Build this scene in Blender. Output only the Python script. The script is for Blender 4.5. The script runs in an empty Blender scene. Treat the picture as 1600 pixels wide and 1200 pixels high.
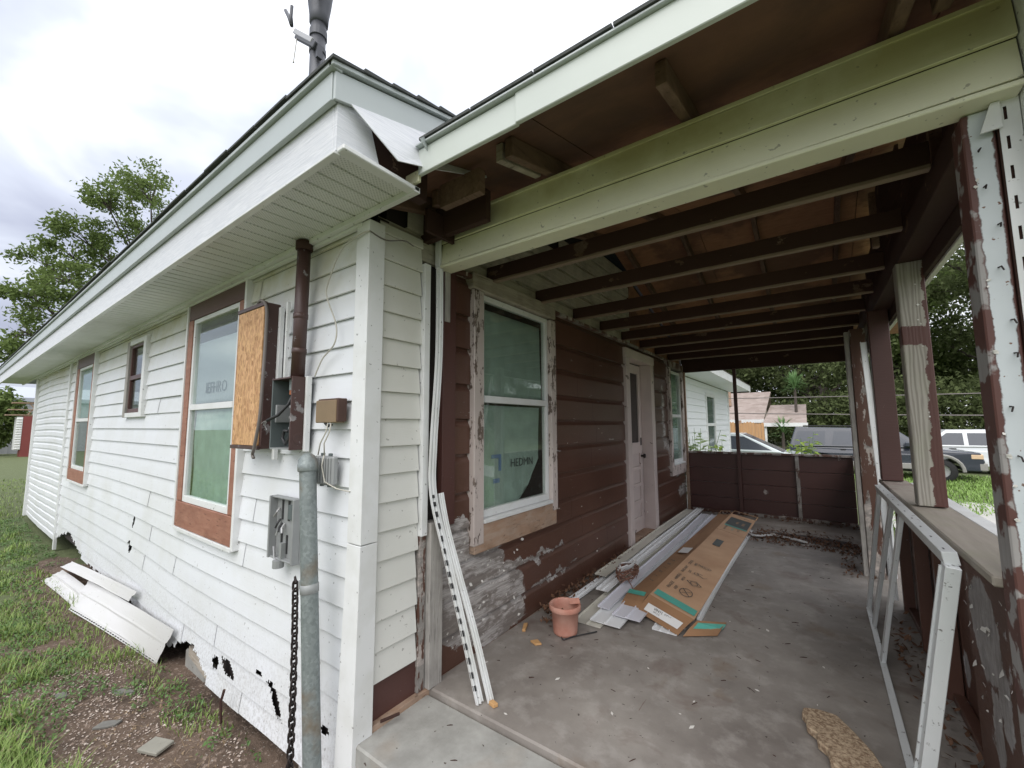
import bpy, bmesh, math, random
import numpy as np
from mathutils import Vector, Matrix, noise as mnoise
random.seed(7); rng = np.random.default_rng(7)
D = bpy.data; S = bpy.context.scene; COL = S.collection
# ---------------------------------------------------------------- camera
R_ = math.radians
cam_d = D.cameras.new('camera'); cam = D.objects.new('camera', cam_d); COL.objects.link(cam); S.camera = cam
cam_d.sensor_width = 36; cam_d.lens = 36*648.4/1600; cam_d.clip_start = .05; cam_d.clip_end = 600
yaw, pitch, roll = R_(35.863), R_(5.62), R_(-.288)
fw = Vector((-math.sin(yaw), math.cos(yaw), 0)); rt = Vector((math.cos(yaw), math.sin(yaw), 0)); up = Vector((0, 0, 1))
f_ = fw*math.cos(pitch)+up*math.sin(pitch); u_ = up*math.cos(pitch)-fw*math.sin(pitch)
r2 = rt*math.cos(roll)+u_*math.sin(roll); u2 = u_*math.cos(roll)-rt*math.sin(roll)
cam.matrix_world = Matrix(((r2.x, u2.x, -f_.x, 1.77), (r2.y, u2.y, -f_.y, 0), (r2.z, u2.z, -f_.z, 1.4), (0, 0, 0, 1)))
# ---------------------------------------------------------------- render look
S.render.engine = 'CYCLES'
S.view_settings.view_transform = 'Standard'; S.view_settings.look = 'None'; S.view_settings.gamma = 1
S.view_settings.use_curve_mapping = False; S.view_settings.exposure = 0.86
S.cycles.max_bounces = 10; S.cycles.diffuse_bounces = 5; S.cycles.transparent_max_bounces = 12
# ---------------------------------------------------------------- world: overcast sky
SUN_EL, SUN_AZ = R_(48), R_(165)      # azimuth clockwise from +Y
W = D.worlds.new('World'); S.world = W; W.use_nodes = True
nt = W.node_tree; nt.nodes.clear()
def wn(t, **k):
    n = nt.nodes.new(t)
    for a, b in k.items(): setattr(n, a, b)
    return n
sky = wn('ShaderNodeTexSky', sky_type='NISHITA', sun_disc=False, sun_elevation=SUN_EL, sun_rotation=SUN_AZ, dust_density=3.0)
skm = wn('ShaderNodeVectorMath', operation='SCALE'); skm.inputs['Scale'].default_value = .10; nt.links.new(sky.outputs[0], skm.inputs[0])
tc = wn('ShaderNodeTexCoord'); sep = wn('ShaderNodeSeparateXYZ'); nt.links.new(tc.outputs['Generated'], sep.inputs[0])
def wmath(op, a, b=None, cl=False):
    n = wn('ShaderNodeMath', operation=op, use_clamp=cl)
    for i, v in enumerate((a, b)):
        if v is None: continue
        if isinstance(v, (int, float)): n.inputs[i].default_value = v
        else: nt.links.new(v, n.inputs[i])
    return n.outputs[0]
zc = wmath('MAXIMUM', sep.outputs[2], 0.0)
den = wmath('ADD', zc, .28)
dv = wn('ShaderNodeVectorMath', operation='DIVIDE'); nt.links.new(tc.outputs['Generated'], dv.inputs[0])
cmb = wn('ShaderNodeCombineXYZ')
for i in range(3): nt.links.new(den, cmb.inputs[i])
nt.links.new(cmb.outputs[0], dv.inputs[1])
nz = wn('ShaderNodeTexNoise'); nz.inputs['Scale'].default_value = 1.7; nz.inputs['Detail'].default_value = 5; nz.inputs['Roughness'].default_value = .5
nz.inputs['Distortion'].default_value = .35
nt.links.new(dv.outputs[0], nz.inputs['Vector'])
# thinner, brighter cloud over the middle of the view (seen in the photo), darker bank to the left
dot = wn('ShaderNodeVectorMath', operation='DOT_PRODUCT'); nt.links.new(tc.outputs['Generated'], dot.inputs[0]); dot.inputs[1].default_value = (-.98, -.08, .2)
bank = wmath('MULTIPLY', wmath('MAXIMUM', wmath('SUBTRACT', dot.outputs['Value'], .35), 0), 1.05, True)
nv = wmath('SUBTRACT', wmath('ADD', nz.outputs[0], wmath('MULTIPLY', bank, .27)), .10)
cr = wn('ShaderNodeValToRGB'); nt.links.new(nv, cr.inputs[0])
e = cr.color_ramp.elements; e[0].position = .36; e[0].color = (.84, .85, .88, 1); e[1].position = .74; e[1].color = (.32, .34, .43, 1)
m_ = e.new(.56); m_.color = (.47, .50, .58, 1)
elev = wmath('ADD', wmath('MULTIPLY', zc, .55), .80)
cs = wn('ShaderNodeVectorMath', operation='SCALE'); nt.links.new(cr.outputs[0], cs.inputs[0]); nt.links.new(elev, cs.inputs['Scale'])
mx = wn('ShaderNodeMix', data_type='RGBA'); mx.inputs[0].default_value = .93
nt.links.new(skm.outputs[0], mx.inputs[6]); nt.links.new(cs.outputs[0], mx.inputs[7])
bg = wn('ShaderNodeBackground'); bg.inputs[1].default_value = 1.0; nt.links.new(mx.outputs[2], bg.inputs[0])
wo = wn('ShaderNodeOutputWorld'); nt.links.new(bg.outputs[0], wo.inputs[0])
# ---------------------------------------------------------------- sun behind cloud
sd = D.lights.new('sun', 'SUN'); sd.energy = 1.0; sd.angle = R_(55); sd.color = (1, .97, .93)
so = D.objects.new('sun', sd); COL.objects.link(so)
dirv = Vector((math.sin(SUN_AZ)*math.cos(SUN_EL), math.cos(SUN_AZ)*math.cos(SUN_EL), math.sin(SUN_EL)))
so.rotation_euler = dirv.to_track_quat('Z', 'Y').to_euler(); so.location = (0, -20, 30)

# ================================================================ helpers
class NT:
    """small node DSL"""
    def __init__(s, m):
        s.t = m.node_tree; s.n = s.t.nodes; s.l = s.t.links
    def new(s, t, **k):
        n = s.n.new(t)
        for a, b in k.items(): setattr(n, a, b)
        return n
    def set(s, sock, v):
        if isinstance(v, bpy.types.NodeSocket): s.l.new(v, sock)
        elif isinstance(v, (tuple, list)):
            sock.default_value = (*v, 1) if len(v) == 3 and sock.type == 'RGBA' else v
        else: sock.default_value = v
    def pos(s, mode='pos'):
        if mode == 'pos': return s.new('ShaderNodeNewGeometry').outputs['Position']
        return s.new('ShaderNodeTexCoord').outputs['Object']
    def rnd(s): return s.new('ShaderNodeObjectInfo').outputs['Random']
    def mapv(s, v, sc=(1, 1, 1), loc=(0, 0, 0)):
        n = s.new('ShaderNodeMapping'); s.set(n.inputs[0], v); n.inputs['Scale'].default_value = sc; n.inputs['Location'].default_value = loc
        return n.outputs[0]
    def noise(s, v, sc, det=4, ro=.55, dist=0, out=0):
        n = s.new('ShaderNodeTexNoise'); s.set(n.inputs['Vector'], v); n.inputs['Scale'].default_value = sc
        n.inputs['Detail'].default_value = det; n.inputs['Roughness'].default_value = ro; n.inputs['Distortion'].default_value = dist
        return n.outputs[out]
    def voro(s, v, sc, feat='F1', out='Distance', rand=1):
        n = s.new('ShaderNodeTexVoronoi', feature=feat); s.set(n.inputs['Vector'], v); n.inputs['Scale'].default_value = sc
        n.inputs['Randomness'].default_value = rand
        return n.outputs[out]
    def math(s, op, a, b=0, c=None, cl=False):
        n = s.new('ShaderNodeMath', operation=op, use_clamp=cl); s.set(n.inputs[0], a); s.set(n.inputs[1], b)
        if c is not None: s.set(n.inputs[2], c)
        return n.outputs[0]
    def step(s, v, a, b):
        n = s.new('ShaderNodeMapRange'); s.set(n.inputs[0], v); n.inputs[1].default_value = a; n.inputs[2].default_value = b; n.clamp = True
        return n.outputs[0]
    def mix(s, f, a, b, mode='MIX'):
        n = s.new('ShaderNodeMix', data_type='RGBA', blend_type=mode); s.set(n.inputs[0], f); s.set(n.inputs[6], a); s.set(n.inputs[7], b)
        return n.outputs[2]
    def vmath(s, op, a, b=None, sc=None):
        n = s.new('ShaderNodeVectorMath', operation=op); s.set(n.inputs[0], a)
        if b is not None: s.set(n.inputs[1], b)
        if sc is not None: s.set(n.inputs['Scale'], sc)
        return n.outputs['Value'] if op in ('LENGTH', 'DOT_PRODUCT') else n.outputs[0]
    def xyz(s, v):
        n = s.new('ShaderNodeSeparateXYZ'); s.set(n.inputs[0], v); return n.outputs
    def bump(s, h, st=.3, d=.01):
        n = s.new('ShaderNodeBump'); n.inputs['Strength'].default_value = st; n.inputs['Distance'].default_value = d; s.set(n.inputs['Height'], h)
        return n.outputs[0]
    def patches(s, v, lst, amp=.12, nsc=9):
        """mask of ragged ellipses: (centre, radii)"""
        nn = s.vmath('SUBTRACT', s.noise(v, nsc, 5, .65, 0, 1), (.5, .5, .5))
        w = s.vmath('ADD', v, s.vmath('SCALE', nn, None, amp*2))
        r = None
        for c, ra in lst:
            q = s.vmath('DIVIDE', s.vmath('SUBTRACT', w, c), ra)
            d = s.step(s.vmath('LENGTH', q), 1.0, .96)
            r = d if r is None else s.math('MAXIMUM', r, d)
        return r
MATS = {}
def mat(name, fn, **pr):
    m = D.materials.new(name); m.use_nodes = True; t = NT(m)
    b = t.n['Principled BSDF']
    b.inputs['Roughness'].default_value = .6
    for k, v in pr.items():
        k = {'rough': 'Roughness', 'metal': 'Metallic', 'spec': 'Specular IOR Level', 'trans': 'Transmission Weight', 'coat': 'Coat Weight', 'sub': 'Subsurface Weight'}[k]
        b.inputs[k].default_value = v
    r = fn(t)
    if isinstance(r, dict):
        for k, v in r.items():
            t.set(b.inputs[{'c': 'Base Color', 'r': 'Roughness', 'n': 'Normal', 'm': 'Metallic', 'a': 'Alpha'}[k]], v)
    elif r is not None: t.set(b.inputs['Base Color'], r)
    MATS[name] = m; return m
def flat(c, vary=.12, sc=12):
    def f(t):
        p = t.pos('obj'); n = t.noise(p, sc, 4)
        lo = tuple(x*(1-vary) for x in c); hi = tuple(min(1, x*(1+vary)) for x in c)
        return {'c': t.mix(n, lo, hi), 'n': t.bump(n, .15, .002)}
    return f
# ---- materials
def vinyl(algae=True, tint=(.76, .78, .81), warm=0, lo=2.0, hi=2.5, amt=1.2, splash=.4):
    def f(t):
        p = t.pos(); z = t.xyz(p)[2]
        n = t.noise(p, 2.2, 5, .6); fine = t.noise(t.mapv(p, (3, 3, 40)), 6, 3)
        base = t.mix(t.math('MULTIPLY', t.rnd(), .5), tint, tuple(x*.93 for x in tint))
        dirt = t.math('MULTIPLY', t.step(n, .42, .72), .35)
        c = t.mix(dirt, base, (.56, .56, .50))
        # splashed soil near the ground
        sp = t.math('MULTIPLY', t.step(z, .25, -.35), t.step(t.noise(p, 55, 4, .7), .45, .62))
        c = t.mix(t.math('MULTIPLY', sp, splash), c, (.26, .24, .21))
        if algae:
            g = t.math('MULTIPLY', t.step(z, lo, hi), t.step(t.noise(p, 3.2, 5, .6), .25, .6))
            c = t.mix(t.math('MULTIPLY', g, .62*amt), c, (.42, .37, .14))
        sc = t.step(t.noise(p, 38, 2, .5), .70, .73)
        c = t.mix(t.math('MULTIPLY', sc, .5), c, (.12, .10, .08))
        return {'c': c, 'n': t.bump(t.math('ADD', fine, t.math('MULTIPLY', n, 2)), .10, .006)}
    return f
M_vinyl = mat('white_vinyl', vinyl(), rough=.42)
M_vinyl2 = mat('cream_vinyl', vinyl(True, (.72, .72, .68), 0, 1.3, 3.1, .5), rough=.45)
M_vinylG = mat('algae_vinyl', vinyl(True, (.84, .83, .64), 0, 2.36, 2.58, 1.15), rough=.45)
def trimf(t):
    p = t.pos(); n = t.noise(p, 5, 4)
    c = t.mix(t.math('MULTIPLY', t.step(n, .45, .75), .4), (.76, .77, .77), (.50, .50, .44))
    sc = t.step(t.noise(p, 45, 2, .5), .70, .73)
    return {'c': t.mix(t.math('MULTIPLY', sc, .6), c, (.10, .09, .08)), 'n': t.bump(n, .1, .004)}
M_trim = mat('white_trim', trimf, rough=.4)
def soffitf(t):
    p = t.pos(); x = t.xyz(p)
    # perforation dots in the nearest vented strips
    u = t.math('FRACT', t.math('MULTIPLY', t.math('ADD', x[0], x[1]), 55)); v = t.math('FRACT', t.math('MULTIPLY', t.math('SUBTRACT', x[0], x[1]), 55))
    du = t.math('SUBTRACT', u, .5); dvv = t.math('SUBTRACT', v, .5)
    d = t.math('SQRT', t.math('ADD', t.math('MULTIPLY', du, du), t.math('MULTIPLY', dvv, dvv)))
    vent = t.math('MULTIPLY', t.step(d, .34, .24), t.step(x[0], -2.6, -.9))
    c = t.mix(t.step(t.noise(p, 2.5, 5), .35, .75), (.76, .77, .76), (.62, .64, .60))
    return {'c': t.mix(t.math('MULTIPLY', vent, .42), c, (.16, .17, .15))}
M_soffit = mat('vented_soffit', soffitf, rough=.5)
def fasciaf(t):
    p = t.pos(); w = t.noise(t.mapv(p, (1.2, 1.2, 26)), 5, 5, .6, 1.2)
    return {'c': t.mix(t.step(w, .35, .7), (.74, .75, .78), (.58, .60, .64)), 'n': t.bump(w, .45, .006)}
M_fascia = mat('embossed_fascia', fasciaf, rough=.45)
M_alflash = mat('painted_aluminium', flat((.46, .50, .50), .08, 3), rough=.38)
def brownf(patch=(), thr=.70, wood=(.30, .28, .26), under=(.58, .52, .48), base=(.092, .044, .031), sc=5.5, stretch=(1, 1, 1), amp=.10, gloss=.42, grain=(3, 3, 3)):
    def f(t):
        p = t.pos(); q = t.mapv(p, stretch)
        n = t.noise(q, sc, 7, .66); n2 = t.noise(q, sc*5, 4, .6); big = t.noise(p, 1.3, 4)
        b = t.mix(t.step(big, .3, .75), base, tuple(x*1.45 for x in base))
        b = t.mix(t.math('MULTIPLY', t.rnd(), .35), b, tuple(x*.8 for x in base))
        m = t.step(t.math('ADD', n, t.math('MULTIPLY', t.math('SUBTRACT', n2, .25), .24)), thr, thr+.012)
        specks = t.step(t.noise(p, 60, 2, .5), .745, .76)
        m = t.math('MAXIMUM', m, t.math('MULTIPLY', specks, .7))
        if patch: m = t.math('MAXIMUM', m, t.patches(p, patch, amp))
        gr = t.noise(t.mapv(p, grain), 6, 6, .65, .7)
        un = t.mix(t.step(t.noise(t.mapv(p, (1, 1, 2.5)), 4, 6, .7), .46, .54), under, wood)
        un = t.mix(t.step(gr, .35, .75), un, tuple(x*.6 for x in wood))
        h = t.math('SUBTRACT', t.math('MULTIPLY', gr, .25), m)
        wr = t.noise(t.mapv(p, (2, 2, 14)), 9, 4)
        return {'c': t.mix(m, b, un), 'n': t.bump(t.math('ADD', h, t.math('MULTIPLY', wr, .6)), .5, .004),
                'r': t.math('ADD', t.math('MULTIPLY', m, .35), gloss)}
    return f
LOW = [((0, 2.0, .42), (.3, .36, .34)), ((0, 2.25, .22), (.3, .38, .24)), ((0, 1.9, .72), (.3, .14, .12)), ((0, 2.45, .66), (.3, .26, .035)), ((0, 3.0, .19), (.3, .3, .02)),
       ((0, 2.75, .40), (.3, .5, .02)), ((0, 3.08, 1.17), (.3, .07, .02)), ((0, 6.25, 1.5), (.3, .06, .5)), ((0, 6.4, 1.1), (.3, .16, .09)), ((0, 7.2, .35), (.3, .28, .09)), ((0, 6.9, .62), (.3, .06, .04)),
       ((0, 2.4, .12), (.3, .22, .13))]
M_brown = mat('brown_siding_paint', brownf(LOW, .735, wood=(.25, .22, .20), under=(.55, .52, .50), stretch=(1, .35, 2.4), amp=.12, grain=(1.5, 1.2, 16), gloss=.30), rough=.45)
M_bpost = mat('brown_post_paint', brownf((), .56, under=(.55, .48, .44), stretch=(2, 2, .5), sc=4), rough=.5)
M_bplain = mat('brown_plain_paint', brownf((), .74, stretch=(1, 1, 1), sc=3, base=(.075, .032, .027)), rough=.5)
M_bdark = mat('dark_brown_lumber', brownf((), .70, wood=(.16, .10, .07), under=(.20, .14, .11), base=(.050, .026, .021), stretch=(.6, .6, 1), sc=5, gloss=.75), rough=.8, spec=.25)
RW = [((2.3, 2.35, .64), (.3, .17, .20)), ((2.3, 2.20, .44), (.3, .07, .13)), ((2.3, 2.62, .72), (.3, .04, .10)), ((2.3, 2.70, .5), (.3, .05, .25)), ((2.3, 3.2, .45), (.3, .07, .22)), ((2.3, 3.5, .55), (.3, .12, .25)), ((2.3, 3.9, .45), (.3, .09, .3)), ((2.3, 3.05, .2), (.3, .06, .08)), ((2.3, 2.3, .3), (.3, .05, .15))]
M_rwall = mat('peeling_half_wall_paint', brownf(RW, .66, under=(.42, .40, .40), wood=(.36, .34, .33), stretch=(1, 1, .6), amp=.07, grain=(8, 8, 1.5)), rough=.5)
def woodf(a, b, st=(14, 14, 1.2), sc=3, dark=.5, mode='pos'):
    def f(t):
        p = t.pos(mode); g = t.noise(t.mapv(p, st), sc, 6, .62, .8); k = t.noise(p, 6, 4)
        cr_ = t.step(t.noise(t.mapv(p, st), sc*2.6, 3, .5), .62, .70)
        c = t.mix(t.step(g, .3, .72), a, b); c = t.mix(t.math('MULTIPLY', t.step(k, .45, .8), dark), c, tuple(x*.35 for x in a))
        c = t.mix(t.math('MULTIPLY', cr_, .6), c, tuple(x*.25 for x in a))
        return {'c': c, 'n': t.bump(g, .5, .004)}
    return f
M_gwoodV = mat('weathered_grey_wood_upright', woodf((.30, .28, .26), (.46, .44, .41)), rough=.8)
M_gwoodX = mat('weathered_wood_crosswise', woodf((.30, .25, .20), (.50, .45, .38), (1.2, 1.2, 14)), rough=.8)
M_rawY = mat('bare_stained_board', woodf((.36, .22, .14), (.42, .32, .25), (2, 2, 9), 3, .6), rough=.75)
M_red = mat('faded_red_brown_board', woodf((.27, .115, .075), (.37, .185, .125), (2, 2, 8), 3, .35), rough=.6)
M_casing = mat('chipped_pinkish_white_paint', brownf((), .60, base=(.52, .45, .42), under=(.22, .17, .14), wood=(.14, .10, .08), stretch=(2, 2, .8), sc=7), rough=.55)
M_door = mat('dirty_pinkish_white_door', brownf((), .72, base=(.56, .48, .46), under=(.30, .24, .21), wood=(.2, .15, .12), sc=6), rough=.5)
def grainf(t):
    p = t.pos(); x = t.xyz(p)
    w = t.new('ShaderNodeTexWave', wave_type='BANDS', bands_direction='X'); t.set(w.inputs['Vector'], t.mapv(p, (1, 0, .10)))
    w.inputs['Scale'].default_value = 17; w.inputs['Distortion'].default_value = 9; w.inputs['Detail'].default_value = 3; w.inputs['Detail Scale'].default_value = 1.4
    c = t.mix(t.math('ADD', t.math('MULTIPLY', w.outputs[0], .55), t.math('MULTIPLY', t.noise(t.mapv(p, (20, 20, 1)), 3, 5), .45)), (.21, .19, .16), (.46, .43, .38))
    c = t.mix(t.math('MULTIPLY', t.step(t.noise(p, 4, 4), .5, .7), .4), c, (.30, .33, .22))
    nn = t.vmath('SUBTRACT', t.noise(p, 14, 5, .65, 0, 1), (.5, .5, .5)); pp = t.xyz(t.vmath('ADD', p, t.vmath('SCALE', nn, None, .08)))
    m = t.step(t.math('ADD', pp[0], t.math('MULTIPLY', t.math('SUBTRACT', pp[2], 1.5), -.035)), 2.278, 2.281)
    band = t.math('MULTIPLY', t.step(pp[2], 1.83, 1.835), t.step(pp[2], 1.935, 1.93))
    m = t.math('MAXIMUM', m, band)
    return {'c': t.mix(m, c, (.10, .04, .032)), 'n': t.bump(t.math('ADD', t.math('MULTIPLY', w.outputs[0], .5), m), .35, .003), 'r': t.math('SUBTRACT', .8, t.math('MULTIPLY', m, .35))}
M_grain = mat('grainy_stripped_post_wood', grainf)
def paleblue(t):
    p = t.pos(); nn = t.vmath('SUBTRACT', t.noise(p, 12, 5, .65, 0, 1), (.5, .5, .5)); q = t.xyz(t.vmath('ADD', p, t.vmath('SCALE', nn, None, .028)))
    m = t.math('MULTIPLY', t.step(q[0], 2.203, 2.206), t.step(q[0], 2.250, 2.247))
    c = t.mix(t.noise(p, 8, 4), (.48, .52, .53), (.60, .64, .66)); c = t.mix(t.step(t.noise(p, 60, 2), .70, .73), c, (.16, .09, .06))
    gw = t.mix(t.noise(t.mapv(p, (14, 14, 1.2)), 4, 5), (.20, .18, .17), (.36, .35, .34))
    lo = t.step(q[2], 1.25, 1.2)
    side = t.step(q[0], 2.204, 2.200)
    br = t.mix(t.math('MULTIPLY', t.step(t.noise(p, 9, 5), .5, .54), side), (.095, .038, .03), gw)
    return {'c': t.mix(m, br, c), 'n': t.bump(m, .6, .003)}
M_pale = mat('pale_blue_paint_strip', paleblue, rough=.6)
def osbf(dark=1.0):
    def f(t):
        p = t.pos(); d = t.vmath('ADD', p, t.vmath('SCALE', t.noise(p, 10, 2, .5, 0, 1), None, .05))
        v = t.voro(t.mapv(d, (2.4, 2.4, .55)), 44, 'F1', 'Color'); v2 = t.voro(t.mapv(d, (2.2, .6, .8), (3, 1, 2)), 40, 'F1', 'Color')
        a = t.xyz(v)[0]; b = t.xyz(v2)[1]
        c = t.mix(a, tuple(dark*x for x in (.40, .20, .085)), tuple(dark*x for x in (.70, .43, .22)))
        c2 = t.mix(b, tuple(dark*x for x in (.30, .14, .05)), tuple(dark*x for x in (.68, .42, .20)))
        return {'c': t.mix(t.step(t.noise(p, 24, 3), .42, .58), c, c2), 'n': t.bump(a, .3, .003)}
    return f
M_osb = mat('strand_board', osbf(1.0), rough=.6)
def plyf(t):
    p = t.pos(); g = t.noise(t.mapv(p, (2, 9, 2)), 4, 6, .6, .8); k = t.noise(p, 1.6, 5, .6)
    c = t.mix(t.step(g, .3, .75), (.33, .155, .08), (.50, .26, .145))
    c = t.mix(t.math('MULTIPLY', t.step(k, .46, .56), .75), c, (.10, .05, .035))
    y = t.xyz(p)[1]
    c = t.mix(t.math('MULTIPLY', t.step(y, 2.0, 1.7), .85), c, t.mix(t.step(t.noise(p, 2.6, 6, .65, .6), .42, .58), (.12, .062, .045), (.045, .03, .03)))
    c = t.mix(t.math('MULTIPLY', t.rnd(), .4), c, (.24, .12, .07))
    return {'c': c, 'n': t.bump(g, .3, .003)}
M_ply = mat('water_stained_plywood', plyf, rough=.75)
M_whboard = mat('old_whitewashed_boards', woodf((.42, .38, .31), (.58, .54, .45), (1.2, 1.2, 14), 3, .6), rough=.8)
def concf(t):
    p = t.pos(); n = t.noise(p, 1.6, 7, .62); n2 = t.noise(p, 7, 6, .65); n3 = t.noise(p, 60, 3)
    c = t.mix(t.step(n, .32, .68), (.16, .14, .125), (.31, .283, .255))
    c = t.mix(t.math('MULTIPLY', t.step(n2, .50, .66), .38), c, (.42, .395, .365))
    c = t.mix(t.math('MULTIPLY', t.step(t.noise(p, 3.1, 5, .6, .6), .56, .70), .6), c, (.135, .09, .075))
    c = t.mix(t.math('MULTIPLY', t.step(t.noise(t.mapv(p, (1, 1, 1), (5, 3, 0)), 2.3, 5, .6), .60, .72), .6), c, (.17, .115, .07))
    c = t.mix(t.step(t.noise(p, 26, 3, .6), .685, .70), c, (.055, .04, .034))
    sc = t.math('MULTIPLY', t.step(t.noise(t.mapv(t.vmath('ADD', p, (0, 0, 0)), (30, 2.2, 1)), 2, 3, .5), .72, .75), t.patches(p, [((.85, 2.25, 0), (.25, .3, .4)), ((1.3, 3.1, 0), (.3, .4, .4))], .1))
    c = t.mix(t.math('MULTIPLY', sc, .7), c, (.12, .07, .045))
    return {'c': c, 'n': t.bump(t.math('ADD', n3, t.math('MULTIPLY', n2, 2)), .25, .003), 'r': t.math('ADD', .45, t.math('MULTIPLY', n2, .35))}
M_conc = mat('stained_porch_concrete', concf)
def concf2(t):
    p = t.pos(); n2 = t.noise(p, 5, 6, .65); n3 = t.noise(p, 70, 3)
    c = t.mix(t.step(n2, .35, .65), (.26, .255, .235), (.38, .375, .35))
    c = t.mix(t.math('MULTIPLY', t.step(t.noise(p, 2.2, 4), .55, .7), .4), c, (.30, .22, .15))
    c = t.mix(t.step(t.noise(p, 30, 3), .70, .72), c, (.09, .07, .06))
    return {'c': c, 'n': t.bump(t.math('ADD', n3, n2), .25, .003)}
M_conc2 = mat('pale_step_concrete', concf2, rough=.75)
M_black = mat('dark_void_sheathing', flat((.03, .022, .02)), rough=.9)
def glassf(t):
    out = t.n['Material Output']
    fr = t.new('ShaderNodeLayerWeight'); fr.inputs[0].default_value = .5; fac = t.math('POWER', fr.outputs['Facing'], 3.2)
    gl = t.new('ShaderNodeBsdfGlossy'); gl.inputs['Roughness'].default_value = .015; gl.inputs['Color'].default_value = (.9, .95, .93, 1)
    tr = t.new('ShaderNodeBsdfTransparent'); tr.inputs[0].default_value = (.92, .95, .93, 1)
    mm = t.new('ShaderNodeMixShader'); t.set(mm.inputs[0], t.math('ADD', t.math('MULTIPLY', fac, .55), .05, None, True))
    t.l.new(tr.outputs[0], mm.inputs[1]); t.l.new(gl.outputs[0], mm.inputs[2]); t.l.new(mm.outputs[0], out.inputs[0])
M_glass = mat('window_glass', glassf)
M_curtain = mat('sea_green_curtain_cloth', flat((.36, .47, .43), .28, 9), rough=.85)
M_curtain2 = mat('dark_green_curtain_cloth', flat((.36, .44, .40), .22, 9), rough=.85)
M_sheet = mat('pale_grey_sheet', flat((.50, .53, .58), .08, 3), rough=.7)
M_screen = mat('dark_window_screen', flat((.045, .055, .055), .2, 30), rough=.7)
M_ink = mat('dark_print_ink', flat((.06, .06, .055), .1), rough=.7)
M_inkg = mat('grey_print_ink', flat((.26, .28, .30), .1), rough=.7)
M_inkb = mat('blue_print_ink', flat((.16, .25, .42), .1), rough=.7)
M_shingle = mat('grey_shingles', lambda t: {'c': t.mix(t.noise(t.pos(), 45, 4), (.03, .035, .033), (.10, .105, .10)), 'n': t.bump(t.noise(t.pos(), 90, 3), .5, .004)}, rough=.9)
def galvf(t):
    p = t.pos(); v = t.voro(p, 80, 'F1', 'Color'); n = t.noise(p, 6, 5)
    c = t.mix(t.math('ADD', t.math('MULTIPLY', t.xyz(v)[0], .45), t.math('MULTIPLY', t.noise(t.mapv(p, (4, 4, 1)), 8, 5), .6)), (.15, .175, .175), (.32, .355, .35)); c = t.mix(t.step(n, .55, .75), c, (.20, .15, .10))
    z = t.xyz(p)[2]; c = t.mix(t.math('MULTIPLY', t.step(z, -.1, -.42), t.step(t.noise(p, 20, 4), .35, .5)), c, (.16, .06, .04))
    return {'c': c, 'r': t.math('ADD', .45, t.math('MULTIPLY', n, .3))}
M_galv = mat('galvanised_steel', galvf, metal=.45)
M_alu = mat('white_scuffed_aluminium', lambda t: {'c': t.mix(t.step(t.noise(t.pos('obj'), 30, 4, .7), .62, .68), t.mix(t.noise(t.pos('obj'), 4, 3), (.55, .57, .57), (.70, .72, .72)), (.14, .13, .12))}, rough=.4, metal=.15)
M_chain = mat('rusty_black_chain', flat((.035, .028, .026), .4, 40), rough=.6, metal=.5)
M_bmetal = mat('brown_painted_metal', brownf((), .68, base=(.060, .030, .026), under=(.30, .28, .28), wood=(.22, .2, .2), sc=11), rough=.5)
M_gmetal = mat('grey_painted_metal', flat((.30, .31, .31), .15, 14), rough=.5, metal=.2)
M_dgmetal = mat('grey_green_box_interior', flat((.10, .12, .12), .2, 12), rough=.6)
M_tanbox = mat('tan_faded_plastic', flat((.22, .155, .09), .2, 9), rough=.6)
M_cable = mat('dark_cable', flat((.03, .03, .032), .2), rough=.5)
M_gcable = mat('grey_cable', flat((.16, .14, .13), .2), rough=.6)
M_wcable = mat('pale_wire', flat((.50, .48, .42), .15), rough=.5)
M_terra = mat('terracotta', lambda t: {'c': t.mix(t.step(t.noise(t.pos('obj'), 9, 5), .35, .7), (.46, .20, .145), (.58, .33, .26)), 'n': t.bump(t.noise(t.pos('obj'), 40, 4), .2, .003)}, rough=.75)
def cardf(t):
    p = t.pos('obj'); n = t.noise(p, 3, 5); g = t.noise(t.mapv(p, (60, 1, 1)), 3, 2)
    c = t.mix(t.step(n, .3, .7), (.47, .28, .165), (.60, .385, .24)); c = t.mix(t.math('MULTIPLY', g, .12), c, (.3, .17, .09))
    return {'c': c, 'n': t.bump(g, .12, .002)}
M_card = mat('corrugated_cardboard', cardf, rough=.8)
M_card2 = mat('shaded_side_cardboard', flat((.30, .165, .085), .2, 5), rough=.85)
M_teal = mat('teal_print', flat((.09, .38, .31), .2, 10), rough=.6)
M_label = mat('white_paper_label', flat((.74, .73, .72), .06, 20), rough=.6)
M_dkprint = mat('charcoal_print', flat((.06, .07, .065), .2, 10), rough=.6)
M_stone = mat('tan_pitted_stone', lambda t: {'c': t.mix(t.step(t.noise(t.pos('obj'), 70, 4, .7), .4, .6), (.20, .13, .08), (.44, .34, .23)), 'n': t.bump(t.noise(t.pos('obj'), 60, 4, .7), .8, .008)}, rough=.9)
M_leafdry = mat('dry_brown_leaves', lambda t: t.mix(t.noise(t.pos(), 30, 2), (.05, .025, .014), (.22, .11, .06)), rough=.8)
M_chip = mat('pale_paint_chips', flat((.66, .64, .60), .1), rough=.7)
M_orange = mat('orange_wood_scrap', flat((.52, .30, .13), .2), rough=.7)
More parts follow.
